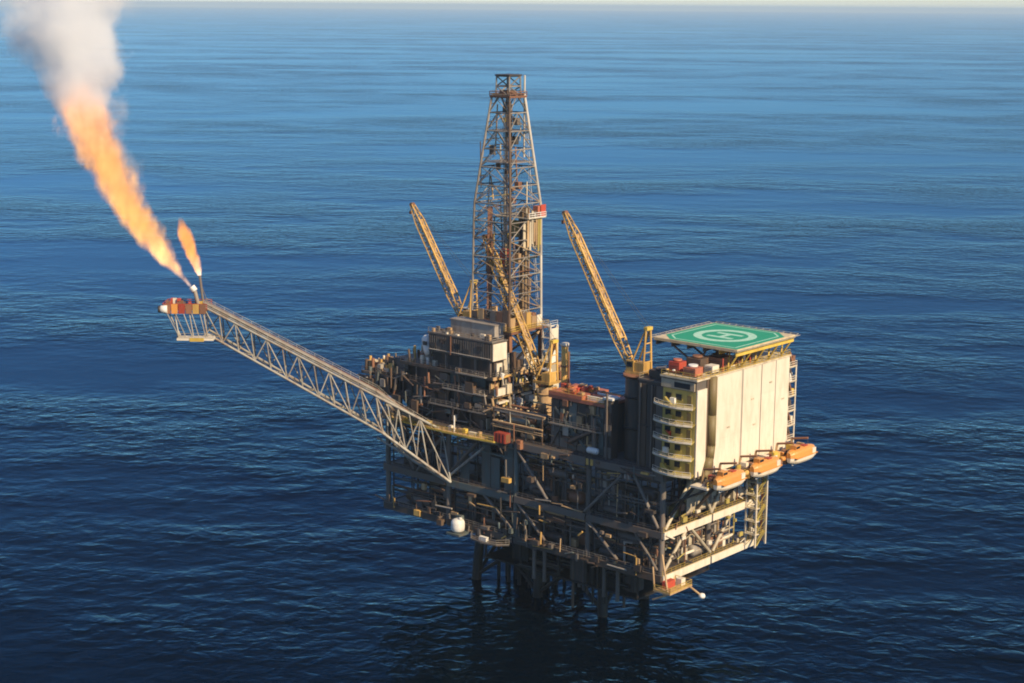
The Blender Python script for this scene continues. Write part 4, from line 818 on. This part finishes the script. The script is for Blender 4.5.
# ------------------------------------------------------------------ flames and smoke (emitting / scattering volumes)
def plume(name, label, cat, p, L, rads, kind, seed, top=1.15, lean=(0.0, 0.0)):
    """closed skin round a leaning axis (x = -a h + b h^2), filled with a noisy volume"""
    p = Vector(p); n, k = 20, len(rads); v = []; f = []; la, lb_ = lean
    for i, rr in enumerate(rads):
        h = L * i / (k - 1)
        for j in range(n): a = 2 * math.pi * j / n; v.append((-la * h + lb_ * h * h + rr * top * math.cos(a), rr * top * math.sin(a), h))
    for i in range(k - 1):
        for j in range(n): j2 = (j + 1) % n; f.append((i * n + j, i * n + j2, (i + 1) * n + j2, (i + 1) * n + j))
    f.append(tuple(range(n))); f.append(tuple(range((k - 1) * n, k * n)))
    M = bpy.data.materials.new(name + '_volume'); M.use_nodes = True; nn = M.node_tree; LK = nn.links
    nn.nodes.remove(nn.nodes['Principled BSDF']); out = nn.nodes['Material Output']
    tc = nn.nodes.new('ShaderNodeTexCoord'); sp = nn.nodes.new('ShaderNodeSeparateXYZ')
    def mth(op, a, c=None, clamp=False):
        x = nn.nodes.new('ShaderNodeMath'); x.operation = op; x.use_clamp = clamp
        for i, vv in enumerate((a, c)):
            if vv is None: continue
            if isinstance(vv, (int, float)): x.inputs[i].default_value = vv
            else: LK.new(vv, x.inputs[i])
        return x.outputs[0]
    LK.new(tc.outputs['Object'], sp.inputs[0]); z = mth('DIVIDE', sp.outputs[2], L)
    cur = nn.nodes.new('ShaderNodeFloatCurve'); c = cur.mapping.curves[0]; mxr = max(rads)
    for i, rr in enumerate(rads):
        u = i / (k - 1)
        if i == 0: c.points[0].location = (0, rr / mxr)
        elif i == k - 1: c.points[1 if len(c.points) == 2 else len(c.points) - 1].location = (1, rr / mxr)
        else: c.points.new(u, rr / mxr)
    cur.mapping.update(); LK.new(z, cur.inputs['Value']); rad = mth('MULTIPLY', cur.outputs[0], mxr)
    nz = nn.nodes.new('ShaderNodeTexNoise'); nz.noise_dimensions = '4D'; nz.inputs['W'].default_value = seed
    nz.inputs['Scale'].default_value = {'flame': .26, 'smoke': .10, 'pilot': .5, 'wisp': .16}[kind]; nz.inputs['Detail'].default_value = 4; nz.inputs['Roughness'].default_value = .6
    mp = nn.nodes.new('ShaderNodeMapping'); mp.inputs['Scale'].default_value = (1, 1, .55 if kind in ('flame', 'pilot') else 1); LK.new(tc.outputs['Object'], mp.inputs[0]); LK.new(mp.outputs[0], nz.inputs['Vector'])
    xx = mth('ADD', sp.outputs[0], mth('SUBTRACT', mth('MULTIPLY', sp.outputs[2], la), mth('MULTIPLY', mth('MULTIPLY', sp.outputs[2], sp.outputs[2]), lb_)))
    ln = mth('SQRT', mth('ADD', mth('MULTIPLY', xx, xx), mth('MULTIPLY', sp.outputs[1], sp.outputs[1])))
    rel = mth('DIVIDE', ln, rad); amp = {'flame': 1.7, 'smoke': 2.2, 'pilot': 1.2, 'wisp': 2.4}[kind]
    fld = mth('ADD', mth('SUBTRACT', {'flame': .82, 'smoke': .92, 'pilot': .8, 'wisp': .6}[kind], rel), mth('MULTIPLY', mth('SUBTRACT', nz.outputs['Fac'], .5), amp))
    sm = nn.nodes.new('ShaderNodeMapRange'); sm.interpolation_type = 'SMOOTHSTEP'; LK.new(fld, sm.inputs[0]); sm.inputs[1].default_value = 0; sm.inputs[2].default_value = {'flame': .55, 'smoke': .45, 'pilot': .4, 'wisp': .6}[kind]
    # fade to nothing at both ends so that no cap shows
    e0 = nn.nodes.new('ShaderNodeMapRange'); e0.inputs[1].default_value = 0; e0.inputs[2].default_value = .02 if kind in ('flame', 'pilot') else .14; LK.new(z, e0.inputs[0])
    e1 = nn.nodes.new('ShaderNodeMapRange'); e1.inputs[1].default_value = 1; e1.inputs[2].default_value = .8; LK.new(z, e1.inputs[0])
    d = mth('MULTIPLY', sm.outputs[0], mth('MULTIPLY', e0.outputs[0], e1.outputs[0]))
    pv = nn.nodes.new('ShaderNodeVolumePrincipled'); LK.new(pv.outputs[0], out.inputs['Volume'])
    if kind in ('flame', 'pilot'):
        den = {'flame': .40, 'pilot': .9}[kind]; cr = nn.nodes.new('ShaderNodeValToRGB'); el = cr.color_ramp.elements
        stops = [(0, (1.0, .95, .85)), (.08, (1.0, .74, .34)), (.3, (1.0, .56, .15)), (.62, (1.0, .60, .22)), (.85, (1.0, .64, .42)), (1, (.9, .75, .68))] if kind == 'flame' else [(0, (.9, .8, .6)), (.4, (.95, .42, .10)), (.85, (.8, .36, .10)), (1, (.6, .4, .2))]
        el[0].position, el[0].color = stops[0][0], (*stops[0][1], 1); el[1].position, el[1].color = stops[-1][0], (*stops[-1][1], 1)
        for ps, co in stops[1:-1]: e = el.new(ps); e.color = (*co, 1)
        LK.new(z, cr.inputs[0])
        n2 = nn.nodes.new('ShaderNodeTexNoise'); n2.inputs['Scale'].default_value = .55; n2.inputs['Detail'].default_value = 3; LK.new(mp.outputs[0], n2.inputs['Vector'])
        nb = mth('MAXIMUM', .3, mth('ADD', .85, mth('ADD', mth('MULTIPLY', mth('SUBTRACT', nz.outputs['Fac'], .5), 1.3), mth('MULTIPLY', mth('SUBTRACT', n2.outputs['Fac'], .5), .7))))
        dp = nn.nodes.new('ShaderNodeMix'); dp.data_type = 'RGBA'; dp.inputs[6].default_value = (1.0, .34, .08, 1); LK.new(mth('ADD', mth('SUBTRACT', nb, .42), mth('MAXIMUM', 0, mth('SUBTRACT', .35, mth('MULTIPLY', z, 3.5))), True), dp.inputs[0])
        LK.new(cr.outputs[0], dp.inputs[7]); LK.new(dp.outputs[2], pv.inputs['Emission Color'])
        LK.new(mth('MULTIPLY', mth('MULTIPLY', d, nb), mth('ADD', den * (1.05 if kind == 'flame' else 1.25), mth('MULTIPLY', mth('POWER', mth('SUBTRACT', 1.0, z, True), 6), den * 2.2))), pv.inputs['Emission Strength'])
        LK.new(mth('MULTIPLY', d, den), pv.inputs['Density']); pv.inputs['Color'].default_value = (.12, .07, .04, 1)
    else:
        LK.new(mth('MULTIPLY', d, {'smoke': .24, 'wisp': .09}[kind]), pv.inputs['Density']); pv.inputs['Color'].default_value = (1, 1, 1, 1); pv.inputs['Anisotropy'].default_value = 0.1
    M.cycles.volume_step_rate = {'flame': .25, 'smoke': .3, 'pilot': .3, 'wisp': .3}[kind]
    ob = bpy.data.objects.new(name, mesh_from(name, v, f, M)); COL.objects.link(ob); ob.location = p
    ob['label'] = label; ob['category'] = cat; return ob
plume('flare_flame', 'large orange flame streaming up and left from the flare boom tip', 'flame', (-72.9, FY, 70.6), 47, [.6, 2.7, 4.4, 5.2, 5.8, 6.6, 7.4, 7.6, 6.2, 3.5], 'flame', 1.3, 1.6, (.88, .0078))
plume('flare_flame', 'small thin flame standing upright on the pilot stack', 'flame', (-71.1, FY + .6, 73.2), 13.5, [.6, 1.6, 2.2, 2.3, 1.8, .8], 'pilot', 4.1, 1.6, (.35, .004))
plume('flare_smoke', 'pale smoke cloud billowing above the large flame', 'smoke', (-97.2, FY + 1, 104), 60, [5, 7.5, 12.5, 15, 15.5, 15.5, 15.5, 15.5], 'smoke', 2.2, 1.6, (.04, .0))
plume('flare_smoke', 'thin bluish smoke haze clinging beside the large flame', 'smoke', (-83, FY + 4, 88), 36, [2, 4.5, 6, 7, 8, 8], 'wisp', 6.7, 1.6, (.45, .002))

# ------------------------------------------------------------------ haze
M = bpy.data.materials.new('sea_haze'); M.use_nodes = True; nn = M.node_tree; nn.nodes.remove(nn.nodes['Principled BSDF'])
pv = nn.nodes.new('ShaderNodeVolumePrincipled'); pv.inputs['Color'].default_value = (0.66, 0.85, 1.0, 1); pv.inputs['Density'].default_value = 4.4e-5; pv.inputs['Anisotropy'].default_value = 0.0
nn.links.new(pv.outputs[0], nn.nodes['Material Output'].inputs['Volume'])
H0 = (-S - 500, -2500, -2.5); H1 = (S + 500, S + 500, 175)
hz = sheet('haze', [tuple((H0, H1)[k > 0][i] for i, k in enumerate(p)) for p in BV], BF, M, 'stuff')
